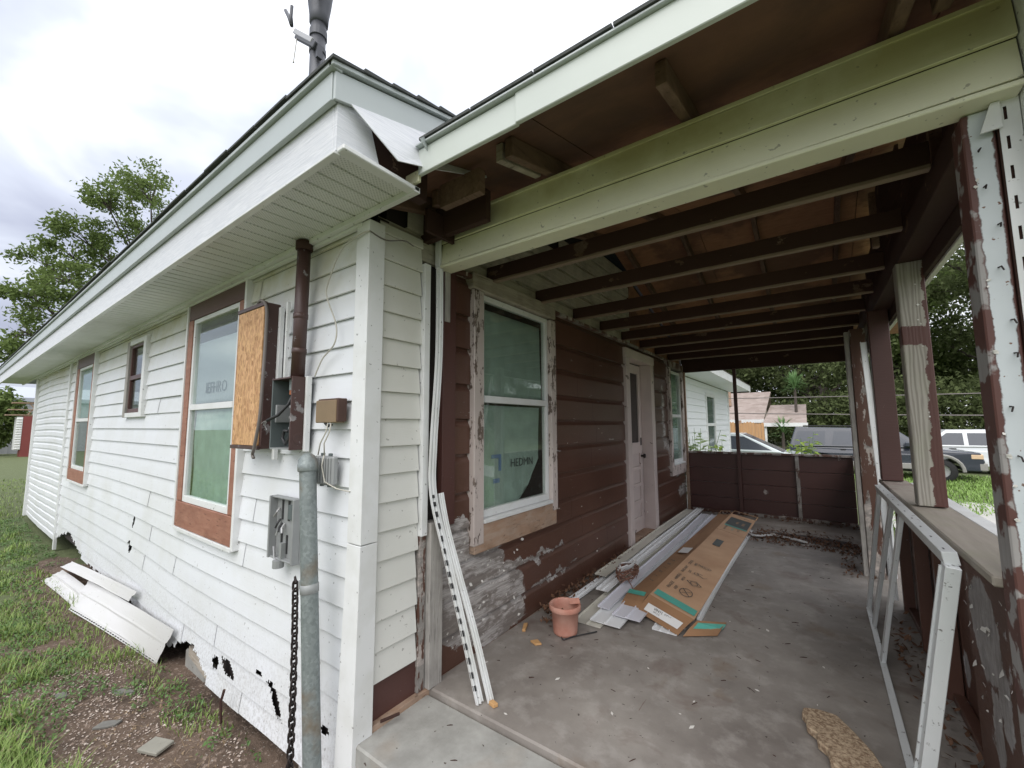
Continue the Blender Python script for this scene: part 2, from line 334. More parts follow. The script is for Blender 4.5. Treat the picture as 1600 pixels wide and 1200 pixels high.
def soilf(t):
    p = t.pos(); n = t.noise(p, 3, 7, .65); n2 = t.noise(p, 28, 5, .7)
    soil = t.mix(t.step(n, .3, .7), (.06, .04, .028), (.18, .125, .09)); soil = t.mix(t.step(n2, .55, .62), soil, (.28, .21, .165))
    soil = t.mix(t.step(t.noise(p, 55, 3), .66, .69), soil, (.42, .38, .33))
    x = t.xyz(p)
    gr = t.mix(t.noise(p, 12, 5), (.06, .075, .03), (.15, .18, .075))
    d = t.patches(p, [((-2.3, .55, -.45), (2.2, 1.0, 3)), ((-1.0, .3, -.4), (2.0, 1.5, 3)), ((-4.5, 1.1, -.4), (3, .45, 3))], .5, 1.2)
    return {'c': t.mix(d, gr, soil), 'n': t.bump(t.math('ADD', n2, n), .8, .02)}
M_ground = mat('soil_and_lawn', soilf, rough=.95)
M_grass = mat('grass_blades', lambda t: t.mix(t.step(t.noise(t.pos(), 33, 3), .60, .66), t.mix(t.noise(t.pos(), 3.3, 5, .7), (.085, .15, .028), (.32, .44, .11)), (.34, .29, .16)), rough=.6)
M_weed = mat('weed_leaves', lambda t: t.mix(t.noise(t.pos(), 9, 4), (.04, .09, .02), (.14, .25, .06)), rough=.55)
M_gravel = mat('pale_pebbles', lambda t: t.mix(t.noise(t.pos(), 25, 2), (.26, .17, .13), (.78, .70, .62)), rough=.85)
def leafm(n, a, b, tr=.35):
    def f(t):
        out = t.n['Material Output']; c = t.mix(t.noise(t.pos(), .9, 5, .7), a, b)
        d = t.new('ShaderNodeBsdfDiffuse'); x = t.new('ShaderNodeBsdfTranslucent'); mm = t.new('ShaderNodeMixShader'); mm.inputs[0].default_value = tr
        t.set(d.inputs[0], c); t.set(x.inputs[0], c); t.l.new(d.outputs[0], mm.inputs[1]); t.l.new(x.outputs[0], mm.inputs[2]); t.l.new(mm.outputs[0], out.inputs[0])
    return mat(n, f)
M_leafA = leafm('oak_leaves', (.05, .07, .03), (.21, .25, .11))
M_leafB = leafm('fresh_green_leaves', (.075, .11, .035), (.26, .34, .12))
M_leafC = leafm('yellow_green_leaves', (.17, .25, .05), (.38, .48, .14))
M_leafD = leafm('pale_broad_leaves', (.22, .30, .14), (.5, .58, .36))
M_bark = mat('grey_bark', flat((.08, .065, .055), .5, 10), rough=.9)
M_blackpaint = mat('slate_black_car_paint', flat((.036, .042, .058), .05, 2), rough=.22, coat=.5)
M_whitepaint = mat('white_car_paint', flat((.72, .74, .76), .03, 2), rough=.25, coat=.5)
M_silver = mat('silver_car_paint', flat((.62, .68, .69), .04, 2), rough=.22, coat=.5)
M_cglass = mat('tinted_car_glass', flat((.06, .068, .085), .1), rough=.2)
M_tyre = mat('tyre_rubber', flat((.02, .02, .02), .2), rough=.8)
M_rim = mat('alloy_rim', flat((.4, .4, .4), .1), rough=.35, metal=.6)
M_tan = mat('tan_bumper_plastic', flat((.30, .29, .27), .06), rough=.5)
M_lamp = mat('amber_headlamp_lens', flat((.72, .52, .34), .1), rough=.15)
M_rlamp = mat('red_tail_lamp_lens', flat((.4, .02, .04), .1), rough=.2)
M_pinkroof = mat('pinkish_shingle_roof', lambda t: {'c': t.mix(t.voro(t.mapv(t.pos(), (1.5, 3, 3)), 2.2, 'F1', 'Color'), (.24, .19, .165), (.38, .315, .285))}, rough=.9)
def fencef(t):
    p = t.pos('obj'); return t.mix(t.noise(t.mapv(p, (6, 6, .6)), 2, 3), (.42, .22, .10), (.60, .36, .18))
M_fence = mat('new_orange_cedar_boards', fencef, rough=.7)
M_house2 = mat('neighbour_white_vinyl', flat((.78, .80, .82), .04, 1), rough=.5)
M_tanwall = mat('beige_wall', flat((.48, .41, .35), .1, 2), rough=.8)
M_redshed = mat('barn_red_paint', flat((.22, .05, .045), .15, 2), rough=.6)
M_greymetal = mat('grey_steel_cladding', lambda t: t.mix(t.math('FRACT', t.math('MULTIPLY', t.xyz(t.pos())[1], 2.5)), (.38, .39, .41), (.46, .47, .49)), rough=.6)
M_path = mat('pale_concrete_walk', flat((.44, .43, .40), .15, 2), rough=.85)
M_yucca = leafm('yucca_blades', (.10, .20, .07), (.28, .42, .20), .2)

# ---- mesh builder
class MB:
    def __init__(s): s.v = []; s.f = []
    def add(s, vs, fs):
        o = len(s.v); s.v += [tuple(v) for v in vs]; s.f += [tuple(i+o for i in f) for f in fs]; return s
    def box(s, x0, x1, y0, y1, z0, z1):
        return s.add([(x0, y0, z0), (x1, y0, z0), (x1, y1, z0), (x0, y1, z0), (x0, y0, z1), (x1, y0, z1), (x1, y1, z1), (x0, y1, z1)],
                     [(0, 3, 2, 1), (4, 5, 6, 7), (0, 1, 5, 4), (1, 2, 6, 5), (2, 3, 7, 6), (3, 0, 4, 7)])
    def beam(s, a, b, w, h, upv=(0, 0, 1)):
        a, b = Vector(a), Vector(b); d = (b-a).normalized(); sd = d.cross(Vector(upv)).normalized(); u = sd.cross(d)
        vs = [q+sd*i*w/2+u*j*h/2 for q in (a, b) for i, j in ((-1, -1), (1, -1), (1, 1), (-1, 1))]
        return s.add(vs, [(0, 3, 2, 1), (4, 5, 6, 7), (0, 1, 5, 4), (1, 2, 6, 5), (2, 3, 7, 6), (3, 0, 4, 7)])
    def prism(s, pts, vec):
        n = len(pts); vec = Vector(vec); a = [Vector(p) for p in pts]; b = [p+vec for p in a]
        return s.add(a+b, [tuple(range(n))[::-1], tuple(range(n, 2*n))]+[(i, (i+1) % n, n+(i+1) % n, n+i) for i in range(n)])
    def tube(s, pts, r, seg=8, cap=True):
        P = [Vector(p) for p in pts]; n = len(P); rr = r if isinstance(r, (list, tuple)) else [r]*n
        vs = []; u = None
        for i, p in enumerate(P):
            d = (P[min(i+1, n-1)]-P[max(i-1, 0)]).normalized()
            if u is None: u = d.orthogonal().normalized()
            else: u = (u-d*u.dot(d)); u = u.normalized() if u.length > 1e-5 else d.orthogonal().normalized()
            w = d.cross(u)
            vs += [p+(u*math.cos(2*math.pi*k/seg)+w*math.sin(2*math.pi*k/seg))*rr[i] for k in range(seg)]
        fs = [(i*seg+k, i*seg+(k+1) % seg, (i+1)*seg+(k+1) % seg, (i+1)*seg+k) for i in range(n-1) for k in range(seg)]
        if cap: fs += [tuple(range(seg))[::-1], tuple(range((n-1)*seg, n*seg))]
        return s.add(vs, fs)
    def lathe(s, prof, c, seg=24, ax=None):
        vs = [(c[0]+r*math.cos(2*math.pi*k/seg), c[1]+r*math.sin(2*math.pi*k/seg), c[2]+z) for r, z in prof for k in range(seg)]
        fs = [(i*seg+k, i*seg+(k+1) % seg, (i+1)*seg+(k+1) % seg, (i+1)*seg+k) for i in range(len(prof)-1) for k in range(seg)]
        return s.add(vs, fs)
    def build(s, name, m, parent=None, label=None, cat=None, group=None, kind=None, bevel=0, smooth=False, solid=0):
        me = D.meshes.new(name); me.from_pydata(s.v, [], s.f); me.materials.append(m)
        if smooth: me.polygons.foreach_set('use_smooth', [True]*len(me.polygons))
        o = D.objects.new(name, me); COL.objects.link(o)
        if parent is not None: o.parent = parent
        if bevel:
            b = o.modifiers.new('b', 'BEVEL'); b.width = bevel; b.segments = 1; b.limit_method = 'ANGLE'; b.angle_limit = .7
        if solid:
            b = o.modifiers.new('s', 'SOLIDIFY'); b.thickness = solid
        tag(o, label, cat, group, kind); return o
def tag(o, label=None, cat=None, group=None, kind=None):
    for k, v in (('label', label), ('category', cat), ('group', group), ('kind', kind)):
        if v: o[k] = v
    return o
def thing(name, label, cat, loc=(0, 0, 0), group=None, kind=None):
    o = D.objects.new(name, None); COL.objects.link(o); o.location = loc; o.empty_display_size = .1
    return tag(o, label, cat, group, kind)
def box(name, m, parent, x0, x1, y0, y1, z0, z1, bevel=.002, **k): return MB().box(x0, x1, y0, y1, z0, z1).build(name, m, parent, bevel=bevel, **k)
def npmesh(name, v, f, m, parent=None, **k):
    """v Nx3, f Mx4 or Mx3 numpy arrays"""
    me = D.meshes.new(name); n = f.shape[1]
    me.vertices.add(len(v)); me.vertices.foreach_set('co', v.astype(np.float32).ravel())
    me.loops.add(f.size); me.loops.foreach_set('vertex_index', f.astype(np.int32).ravel())
    me.polygons.add(len(f)); me.polygons.foreach_set('loop_start', np.arange(0, f.size, n, dtype=np.int32))
    me.update(calc_edges=True); me.materials.append(m)
    o = D.objects.new(name, me); COL.objects.link(o)
    if parent is not None: o.parent = parent
    return tag(o, **k)
def unit(v): return v/np.maximum(np.linalg.norm(v, axis=1, keepdims=True), 1e-6)
def leaves(c, size, flatness=.5):
    """random leaf quads (rhombi) at points c"""
    n = len(c); a = unit(rng.normal(size=(n, 3))); b = unit(np.cross(a, rng.normal(size=(n, 3))+np.array([0, 0, flatness*3])))
    s = (size*rng.uniform(.6, 1.3, n))[:, None]
    v = np.stack([c-a*s, c+b*s*.45, c+a*s, c-b*s*.45], 1).reshape(-1, 3)
    return v, np.arange(4*n).reshape(-1, 4)
def text(name, s, size, m, parent, origin, xdir, ydir, ext=.0006, **k):
    cu = D.curves.new(name, 'FONT'); cu.body = s; cu.size = size; cu.extrude = ext; cu.align_x = 'CENTER'; cu.align_y = 'CENTER'; cu.resolution_u = 2
    o = D.objects.new(name, cu); COL.objects.link(o)
    dg = bpy.context.evaluated_depsgraph_get(); me = D.meshes.new_from_object(o.evaluated_get(dg)); D.objects.remove(o); 
    o = D.objects.new(name, me); COL.objects.link(o); me.materials.clear(); me.materials.append(m)
    X = Vector(xdir); Y = Vector(ydir); X.normalize(); Y.normalize(); Z = X.cross(Y)
    M = Matrix(((X.x, Y.x, Z.x, origin[0]), (X.y, Y.y, Z.y, origin[1]), (X.z, Y.z, Z.z, origin[2]), (0, 0, 0, 1)))
    if parent is not None: o.parent = parent
    me.transform(M); return tag(o, **k)
def gz(x, y):
    """ground height"""
    d = min(max((-x-1)/8, 0), 1)*.07 + min(max((y-6)/12, 0), 1)*.08
    return -.46-d+.018*mnoise.noise((x*1.7, y*1.7, 0))

# ================================================================ SETTING: ground, slabs
def axis(lo, hi, near0, near1, fine, coarse):
    a = [lo]; 
    while a[-1] < hi:
        x = a[-1]; dd = max(near0-x, x-near1, 0); a.append(x+fine+dd*coarse)
    return a
gx = axis(-260, 260, -8, 3, .12, .12); gy = axis(-120, 260, -1, 2.2, .12, .12)
gv = [(x, y, gz(x, y) if not (x > -11.6 and 1.35 < y < 7.4 and x < 2.5) else min(gz(x, y), -.5)) for y in gy for x in gx]; w_ = len(gx)
gf = [(j*w_+i, j*w_+i+1, (j+1)*w_+i+1, (j+1)*w_+i) for j in range(len(gy)-1) for i in range(w_-1)]
MB().add(gv, gf).build('ground', M_ground, kind='structure', smooth=True)
MB().box(-.015, 2.42, 1.66, 7.55, -.55, 0).build('porch_floor', M_conc, kind='structure', bevel=.008)
MB().box(-.02, 3.4, 1.215, 1.655, -.6, -.03).build('concrete_step', M_conc2, kind='structure', bevel=.008)
pv = [(2.7, 8.5), (4.1, 10.5), (5.6, 11.3), (14, 14), (14, 16.5), (6.5, 14.4), (4.3, 14.6), (3.0, 12.5)]
MB().prism([(x, y, gz(x, y)-.02) for x, y in pv], (0, 0, .05)).build('concrete_path', M_path, kind='structure')
rd = [(-60, 24.5), (120, 24.5), (120, 30), (-60, 30)]
MB().prism([(x, y, -.62) for x, y in rd], (0, 0, .045)).build('road', mat('street_asphalt', flat((.09, .09, .09), .2, 1), rough=.9), kind='structure')

# ================================================================ HOUSE
house = thing('house', 'white vinyl sided single storey house with brown boarded front wall and peeling paint', 'house', (-5, 3, -.5))
house.location = (0, 0, 0)
SY = 1.23      # cladding plane of the side wall
side = MB().box(-11.62, -.03, 1.285, 1.36, -.27, 2.5).build('side_wall', M_black, house)
front = MB().box(-.14, -.055, 1.36, 4.82, -.05, 3.3).box(-.14, -.055, 5.66, 7.6, -.05, 3.3).box(-.14, -.055, 4.82, 5.66, 2.24, 3.3).build('front_wall', M_black, house)
MB().box(-11.6, -.2, 7.5, 7.6, -.4, 2.5).box(-11.62, -11.54, 1.37, 7.5, -.4, 3.6).build('back_wall', M_house2, house)
W1 = (-2.53, -1.38, .58, 2.47); W2 = (-4.42, -3.72, 1.50, 2.34); W3 = (-7.30, -6.08, .62, 2.47)
def ragged(x, z, s=30): return mnoise.noise((x*s, z*s, 3.3))*.5+mnoise.noise((x*s*2.7, z*s*2.7, 1.3))*.3
def side_hole(x, z):
    for cx, cz, rx, rz, an in ((-1.44, -.155, .10, .035, -.3), (-.80, -.15, .115, .028, -.75), (-.99, -.055, .035, .016, 0), (-.86, -.075, .05, .018, .3), (-3.9, .19, .045, .06, .2), (-3.83, .45, .03, .06, 0),
                               (-.10, -.15, .05, .03, .6), (-.30, -.12, .03, .02, 0), (-1.62, -.18, .05, .04, 0), (-.46, -.11, .03, .03, 0)):
        c, s_ = math.cos(an), math.sin(an); u = ((x-cx)*c+(z-cz)*s_)/rx; v = (-(x-cx)*s_+(z-cz)*c)/rz
        if u*u+v*v < 1+ragged(x, z)*1.4: return True
    if -2.75 < x < -1.75 and z < -.335+.15*math.exp(-((x+2.1)/.28)**2)+ragged(x, z, 18)*.06: return True
    if -2.9 > x > -6.2 and z < -.30+ragged(x, z, 6)*.04: return True
    if -7.95 < x <= -6.1 and z < -.30+.22*(1-abs(x+7.0)/.95)+ragged(x, z, 14)*.07: return True
    return False
LAP = [(0.0, .006), (-.002, .019), (.012, .0205), (.5, .0125), (.985, .0035), (1.0, .003)]
DUT = [(0.0, .004), (-.002, .016), (.05, .019), (.62, .017), (.72, .006), (1.0, .004)]
def lap_course(wall, name, m, O, A, N, a0, a1, z0, rev, prof, holes=(), stepa=.3, hole=None, nz=0, wave=None, off=0, ztop=None):
    """one clapboard between a0 and a1, cut round the openings in holes"""
    O, A, N = Vector(O), Vector(A), Vector(N)
    zs = [(z0+(t*rev), o) for t, o in prof]
    if nz:
        lip = zs[:2]; body = []
        for k in range(nz+1):
            t = .012+(1-.012)*k/nz; z = t
            for (ta, oa), (tb, ob) in zip(prof[1:], prof[2:]):
                if ta <= t <= tb or tb == prof[-1][0]:
                    u = (t-ta)/(tb-ta) if tb > ta else 0; o = oa+(ob-oa)*min(max(u, 0), 1); break
            body.append((z0+t*rev, o))
        zs = lip+body
    cuts = [a0, a1]
    for h0, h1, hz0, hz1 in holes:
        if hz0 < z0+rev and hz1 > z0: cuts += [c for c in (h0, h1) if a0 < c < a1]
    cuts = sorted(set(cuts)); mb = MB(); objs = []
    for c0, c1 in zip(cuts, cuts[1:]):
        mid = (c0+c1)/2; rngs = [(z0-.01, z0+rev+.01)]
        for h0, h1, hz0, hz1 in holes:
            if h0 < mid < h1:
                nr = []
                for p, q in rngs:
                    if hz0 > p: nr.append((p, min(q, hz0)))
                    if hz1 < q: nr.append((max(p, hz1), q))
                rngs = [r for r in nr if r[1]-r[0] > .004]
        if not rngs or rngs[0][1]-rngs[0][0] < rev*.95:
            if mb.f: objs.append(mb.build(name, m, wall))
            mb = MB()
        n = max(1, int(round((c1-c0)/stepa)))
        for p, q in rngs:
            rows = [(min(max(z, p), min(q, ztop or 99)), o) for z, o in zs]
            base = len(mb.v); R = len(rows)
            for i in range(n+1):
                a = c0+(c1-c0)*i/n
                for k, (z, o) in enumerate(rows):
                    dz, do = wave(a, z) if wave else (0, 0)
                    jz = ragged(a, z, 50)*.004 if nz else 0
                    mb.v.append(tuple(O+A*a+N*(o+off+do)+Vector((0, 0, z+dz+jz))))
            for i in range(n):
                for k in range(R-1):
                    if hole:
                        am = c0+(c1-c0)*(i+.5)/n; zm = (rows[k][0]+rows[k+1][0])/2
                        if hole(am, zm): continue
                    mb.f.append((base+i*R+k, base+(i+1)*R+k, base+(i+1)*R+k+1, base+i*R+k+1))
            if q-p < rev*.95 and mb.f: objs.append(mb.build(name, m, wall)); mb = MB()
    if mb.f: return mb.build(name, m, wall, smooth=False)
def side_wave(a, z):
    k = max(0, min(1, (1.3-z)/1.5))
    return (.022*math.sin(a*1.15+.8)*k, k*(.010*mnoise.noise((a*1.3, z*2, 0))+.006*math.sin(a*2.1)))
# main side cladding
joints = {}
for k in range(-1, 19):
    z0 = -.225+.146*k; top = 2.47
    r = random.Random(k+50); js = [-.06]
    a = -.06-(1.0+r.random()*2.4)
    while a > -7.5: js.append(a); a -= 3.66
    js.append(-7.95)
    fine = k <= 4
    if k < 0: z0 = -.355; rev = .13
    else: rev = .146
    for i, (b, a_) in enumerate(zip(js, js[1:])):
        lap_course(side, 'siding_panel', M_vinyl, (0, SY+.022, 0), (1, 0, 0), (0, -1, 0), a_-(.02 if i < len(js)-2 else 0), b, z0, rev, LAP, (W1, W2, W3),
                   (.011 if b > -4.3 else .035) if fine else .3, side_hole if fine else None, (12 if b > -4.3 else 6) if fine else 0, side_wave, .0035*(i % 2), top)
def far_wave(a, z):
    return (.012*math.sin(a*1.3+z*.9), .008*math.sin(a*1.1+z*2.9)+.008*mnoise.noise((a*2, z*2, 4)))
for k in range(25):
    z0 = -.40+.1165*k
    if z0 > 2.43: break
    lap_course(side, 'siding_panel', M_vinyl, (0, SY+.022, 0), (1, 0, 0), (0, -1, 0), -11.6, -7.98, z0, .1165, DUT, (), .15, None, 0, far_wave, 0, 2.47)
# outside corner, seams and J trims
box('corner_post', M_trim, house, -.088, .02, 1.205, 1.30, .84, 2.44)
MB().add([(-.088, 1.205, .835), (.02, 1.205, .835), (.02, 1.30, .835), (-.088, 1.30, .835), (-.115, 1.188, -.33), (.018, 1.190, -.33), (.018, 1.30, -.33), (-.115, 1.30, -.33)],
         [(0, 1, 5, 4), (1, 2, 6, 5), (2, 3, 7, 6), (3, 0, 4, 7), (0, 3, 2, 1), (4, 5, 6, 7)]).build('corner_post', M_trim, house, bevel=.002)
box('corner_post', M_trim, house, -11.72, -11.60, 1.20, 1.30, -.42, 2.44)
box('panel_divider', M_trim, house, -8.0, -7.93, 1.212, 1.25, -.5, 2.45)
box('soffit_channel', M_trim, house, -11.7, -.04, 1.198, 1.225, 2.42, 2.462)
# return wall beside the porch
RB = .17
for k in range(17):
    z0 = RB+.1405*k
    if z0 > 2.43: break
    e0 = 1.578+.004*math.sin(k*1.7)+(0 if k > 5 else -.006*(k % 2))
    lap_course(front, 'siding_panel', M_vinyl2, (-.022, 0, 0), (0, 1, 0), (1, 0, 0), 1.29, e0, z0, .1405, LAP, (), .3, None, 0, None, 0, 2.47)
box('base_board', M_bplain, front, -.045, -.018, 1.30, 1.60, -.01, .175)
box('base_sill', M_rawY, front, -.05, .012, 1.22, 7.4, -.055, -.003)
box('rotten_stud', M_bpost, front, -.05, .0, 1.585, 1.632, 0, .80)
box('channel_trim', M_trim, front, -.03, .018, 1.582, 1.625, .80, 2.33)
box('grey_stub_post', M_gwoodV, front, -.05, .03, 1.640, 1.735, 0, .86)
# brown novelty boards
NOV = [(0.0, -.002), (-.01, .018), (.0, .024), (.77, .024), (.80, .022), (.92, .004), (1.0, .001)]
seams = [0, .19, .39, .575, .77, .99, 1.22, 1.44, 1.66, 1.89, 2.11, 2.36]
FH = ((2.0, 3.06, .60, 2.42), (4.70, 5.76, -.1, 2.31), (6.48, 7.36, .62, 2.38))
for z0, z1 in zip(seams, seams[1:]):
    r = random.Random(int(z0*100)); j = 3.3+r.random()*1.2
    for i, (a, b) in enumerate(((1.735, j), (j+.003, 7.42))):
        lap_course(front, 'siding_board', M_brown, (-.035, 0, 0), (0, 1, 0), (1, 0, 0), a, b, z0, z1-z0, NOV, FH, .35, None, 0, lambda a, z: (.004*mnoise.noise((a, z*3, 1)), .003*mnoise.noise((a*2, z*9, 5))), 0)
box('corner_board', M_bplain, front, -.03, .012, 1.737, 1.845, .82, 2.4)
box('loose_strip', M_gwoodV, front, .013, .02, 1.74, 1.785, 2.02, 2.36)
# old boards of the gable above the porch joists
z = 2.362
while z < 3.35:
    ymin = 1.3+max(0, (z+.13-2.60)/.27)
    y1 = min(5.0, 8.7-ymin)
    if y1 > ymin+.1: lap_course(front, 'gable_board', M_whboard, (-.05, 0, 0), (0, 1, 0), (1, 0, 0), ymin, y1, z, .155, NOV, (), .5)
    z += .157
MB().prism([(-.045, 5.03, 2.37), (-.045, 7.35, 2.37), (-.045, 7.35, 2.62), (-.045, 5.03, 3.22)], (.02, 0, 0)).build('gable_panel', M_ply, front)

# ---- windows
def window_x(nm, o, s, mid, topmat, low, curt=None, apron=.2, side_w=.11, topb=.17, csh=M_red):
    """side wall window; o outer casing x0,x1,z0,z1; s sash"""
    x0, x1, z0, z1 = o; a0, a1, c0, c1 = s
    w = MB().box(a0-.002, a1+.002, 1.262, 1.282, c0, c1).build('window', M_black, house)
    # timber casing
    box('casing', topmat, w, x0+.02, x1-.02, 1.208, 1.262, c1+.003, z1-.012, .003)
    box('casing', csh, w, x0+.02, a0-.004, 1.206, 1.262, c0+.001, c1, .003)
    box('casing', csh, w, a1+.004, x1-.02, 1.206, 1.262, c0+.001, c1, .003)
    if apron: box('apron_board', csh, w, x0+.02, x1-.02, 1.202, 1.262, z0+.02, c0-.003, .003)
    # white vinyl channel round it
    for q in ((x0-.012, x0+.018, z0, z1), (x1-.018, x1+.012, z0, z1)): box('channel_trim', M_trim, w, q[0], q[1], 1.197, 1.262, q[2], q[3])
    box('channel_trim', M_trim, w, x0+.02, x1-.02, 1.196, 1.262, z0-.012, z0+.016)
    sash(w, lambda u, d, z: (u, 1.222+d, z), a0, a1, c0, c1, mid)
    return w
def sash(w, P, a0, a1, c0, c1, mid, t=.035, fm=None):
    fm = fm or M_trim
    def bar(u0, u1, z0, z1, d0, d1, nm='sash_frame'):
        p, q = P(u0, d0, z0), P(u1, d1, z1); MB().box(min(p[0], q[0]), max(p[0], q[0]), min(p[1], q[1]), max(p[1], q[1]), z0, z1).build(nm, fm, w, bevel=.002)
    bar(a0, a0+t, c0, c1, -.008, .034); bar(a1-t, a1, c0, c1, -.008, .034)
    bar(a0+t+.001, a1-t-.001, c1-t, c1, -.008, .034); bar(a0+t+.001, a1-t-.001, c0, c0+t+.012, -.01, .034)
    bar(a0+t+.001, a1-t-.001, mid-.024, mid+.022, -.012, .034, 'meeting_rail')
    for u0, u1, z0, z1 in ((a0+t, a1-t, mid+.024, c1-t-.001), (a0+t, a1-t, c0+t+.014, mid-.026)):
        p, q = P(u0+.001, .010, z0), P(u1-.001, .013, z1)
        MB().box(min(p[0], q[0]), max(p[0], q[0]), min(p[1], q[1]), max(p[1], q[1]), z0, z1).build('pane', M_glass, w)
def cloth(name, m, P, u0, u1, z0, z1, label, folds=7, amp=.008, skew=0, solid=.002, corner=0, group=None):
    mb = MB(); n, k = 60, 14
    for i in range(n+1):
        for j in range(k+1):
            u = u0+(u1-u0)*i/n; z = z0+(z1-z0)*j/k
            if corner: # sagging lower corner
                z = max(z, z0+corner*max(0, (i/n-.6)/.4)**1.5*(1 if j < k*.7 else 0)) if j < k else z
            d = amp*math.sin(folds*2*math.pi*i/n+1.3*math.sin(j*.5))*(.4+.6*(1-j/k))+.004*mnoise.noise((u*6, z*4, 2))
            mb.v.append(P(u+skew*(j/k-.5), d, z))
    mb.f = [(i*(k+1)+j, (i+1)*(k+1)+j, (i+1)*(k+1)+j+1, i*(k+1)+j+1) for i in range(n) for j in range(k)]
    return mb.build(name, m, None, label, 'curtain', smooth=True, solid=solid, group=group)
M_dkcas = M_bplain
win1 = window_x('w1', W1, (-2.41, -1.50, .80, 2.29), 1.555, M_dkcas, M_curtain)
PX = lambda u, d, z: (u, 1.249+d*.6, z)
cloth('curtain', M_curtain, PX, -2.33, -1.53, .84, 1.535, 'sea green cloth behind the lower pane of the large side window', 6, .011)
cloth('curtain', M_sheet, PX, -2.37, -1.53, 1.585, 2.09, 'pale grey printed sheet behind the upper pane of the large side window', 1, .003)
tx = text('printed_text', 'IEFHRO', .125, M_inkg, win1, (-1.95, 1.2445, 1.70), (1, 0, 0), (0, 0, 1))
win2 = MB().box(-4.31, -3.83, 1.262, 1.282, 1.56, 2.28).build('window', M_black, house)
for q in ((-4.42, -4.33, 1.50, 2.34), (-3.80, -3.72, 1.50, 2.34)): box('casing', M_gwoodV if q[0] < -4 else M_trim, win2, q[0], q[1], 1.198, 1.262, q[2], q[3], .003)
box('casing', M_trim, win2, -4.328, -3.802, 1.20, 1.262, 1.50, 1.548, .003); box('casing', M_trim, win2, -4.328, -3.802, 1.20, 1.262, 2.29, 2.34, .003)
sash(win2, lambda u, d, z: (u, 1.224+d, z), -4.32, -3.81, 1.55, 2.288, 1.93, .03, M_bplain)
box('insect_screen', M_screen, win2, -4.28, -3.85, 1.244, 1.247, 1.59, 1.90, 0)
win3 = window_x('w3', W3, (-7.14, -6.22, .80, 2.27), 1.50, M_dkcas, M_screen)
box('insect_screen', M_screen, win3, -7.09, -6.26, 1.242, 1.246, .85, 1.475, 0)
cloth('curtain', mat('blue_green_curtain_cloth', flat((.28, .42, .42), .15, 4), rough=.8), PX, -7.08, -6.27, 1.53, 2.22, 'blue green cloth behind the upper pane of the far side wall window', 2, .004)
# front wall window beside the return
PF = lambda u, d, z: (-.012-d, u, z)
def window_y(o, s, mid, casm, apr, topm):
    y0, y1, z0, z1 = o; a0, a1, c0, c1 = s
    w = MB().box(-.052, -.047, a0, a1, c0, c1).build('window', M_black, house)
    box('casing', casm, w, -.05, .028, y0, a0-.003, z0+.05, z1-.09, .004); box('casing', casm, w, -.05, .028, a1+.003, y1, z0+.11, z1-.10, .004)
    box('casing', topm, w, -.05, .036, y0-.02, y1-.01, z1-.088, z1+.02, .005)
    if apr: box('apron_board', apr, w, -.05, .024, y0+.01, y1-.02, z0, c0-.03, .003)
    box('window_sill', M_trim, w, -.05, .035, a0, a1, c0-.028, c0-.003, .003)
    sash(w, PF, a0, a1, c0, c1, mid, .036)
    return w
win4 = window_y((2.0, 3.05, .60, 2.38), (2.10, 2.965, .80, 2.285), 1.575, M_casing, M_rawY, M_gwoodX)
PC = lambda u, d, z: (-.040+d*.5, u, z)
cloth('curtain', M_curtain2, PC, 2.14, 2.86, .84, 1.535, 'green cloth behind the lower pane of the porch window nearest the corner', 4, .006, .03, corner=.3)
cloth('curtain', M_curtain2, PC, 2.14, 2.90, 1.60, 2.20, 'dark green cloth behind the upper pane of the porch window nearest the corner', 5, .006, -.02)
text('printed_text', 'HEDMN', .085, mat('faded_print_ink', flat((.11, .12, .12), .1), rough=.7), win4, (-.033, 2.62, 1.12), (0, 1, 0), (0, 0, 1))
MB().box(-.0345, -.033, 2.25, 2.36, 1.17, 1.195).box(-.0345, -.033, 2.33, 2.36, 1.08, 1.17).box(-.0345, -.033, 2.27, 2.34, 1.0, 1.03).build('printed_mark', M_inkb, win4)
win5 = window_y((6.5, 7.34, .62, 2.36), (6.60, 7.25, .80, 2.24), 1.53, M_casing, M_casing, M_bpost)
cloth('curtain', M_curtain, PC, 6.64, 7.2, .84, 2.20, 'green cloth in the far porch window beyond the door', 4, .006)
# door
dfr = box('door_frame', M_door, house, -.14, .022, 4.715, 4.835, 0.0, 2.20, .004)
box('jamb', M_door, dfr, -.15, .022, 5.63, 5.755, 0, 2.20, .004); box('jamb', M_door, dfr, -.14, .026, 4.70, 5.77, 2.202, 2.31, .004)
box('threshold', M_rawY, dfr, -.16, .01, 4.84, 5.625, -.002, .03, .003)
door = MB().box(-.165, -.125, 4.845, 4.94, .035, 2.185).box(-.165, -.125, 5.53, 5.62, .035, 2.185).box(-.165, -.125, 4.94, 5.53, .035, .16).box(-.165, -.125, 4.94, 5.53, 1.02, 1.16).box(-.165, -.125, 4.94, 5.53, 2.07, 2.185).build('door', M_door, house, bevel=.003)
for i in range(4):
    z0 = .16+i*.215
    MB().box(-.165, -.126, 4.94, 5.53, z0, z0+.045).build('rail', M_door, door, bevel=.003); MB().box(-.16, -.142, 4.94, 5.53, z0+.045, z0+.215).build('panel', M_door, door, bevel=.004)
MB().box(-.152, -.146, 4.94, 5.53, 1.16, 2.07).build('pane', mat('dark_door_glass', flat((.02, .02, .022)), rough=.08), door)
MB().lathe([(.0, 0), (.014, .002), (.014, .025), (.028, .035), (.028, .055), (.0, .065)], (0, 0, 0), 12).build('knob', M_chain, door, smooth=True).matrix_local = Matrix.Translation((-.125, 5.56, .98)) @ Matrix.Rotation(R_(90), 4, 'Y')
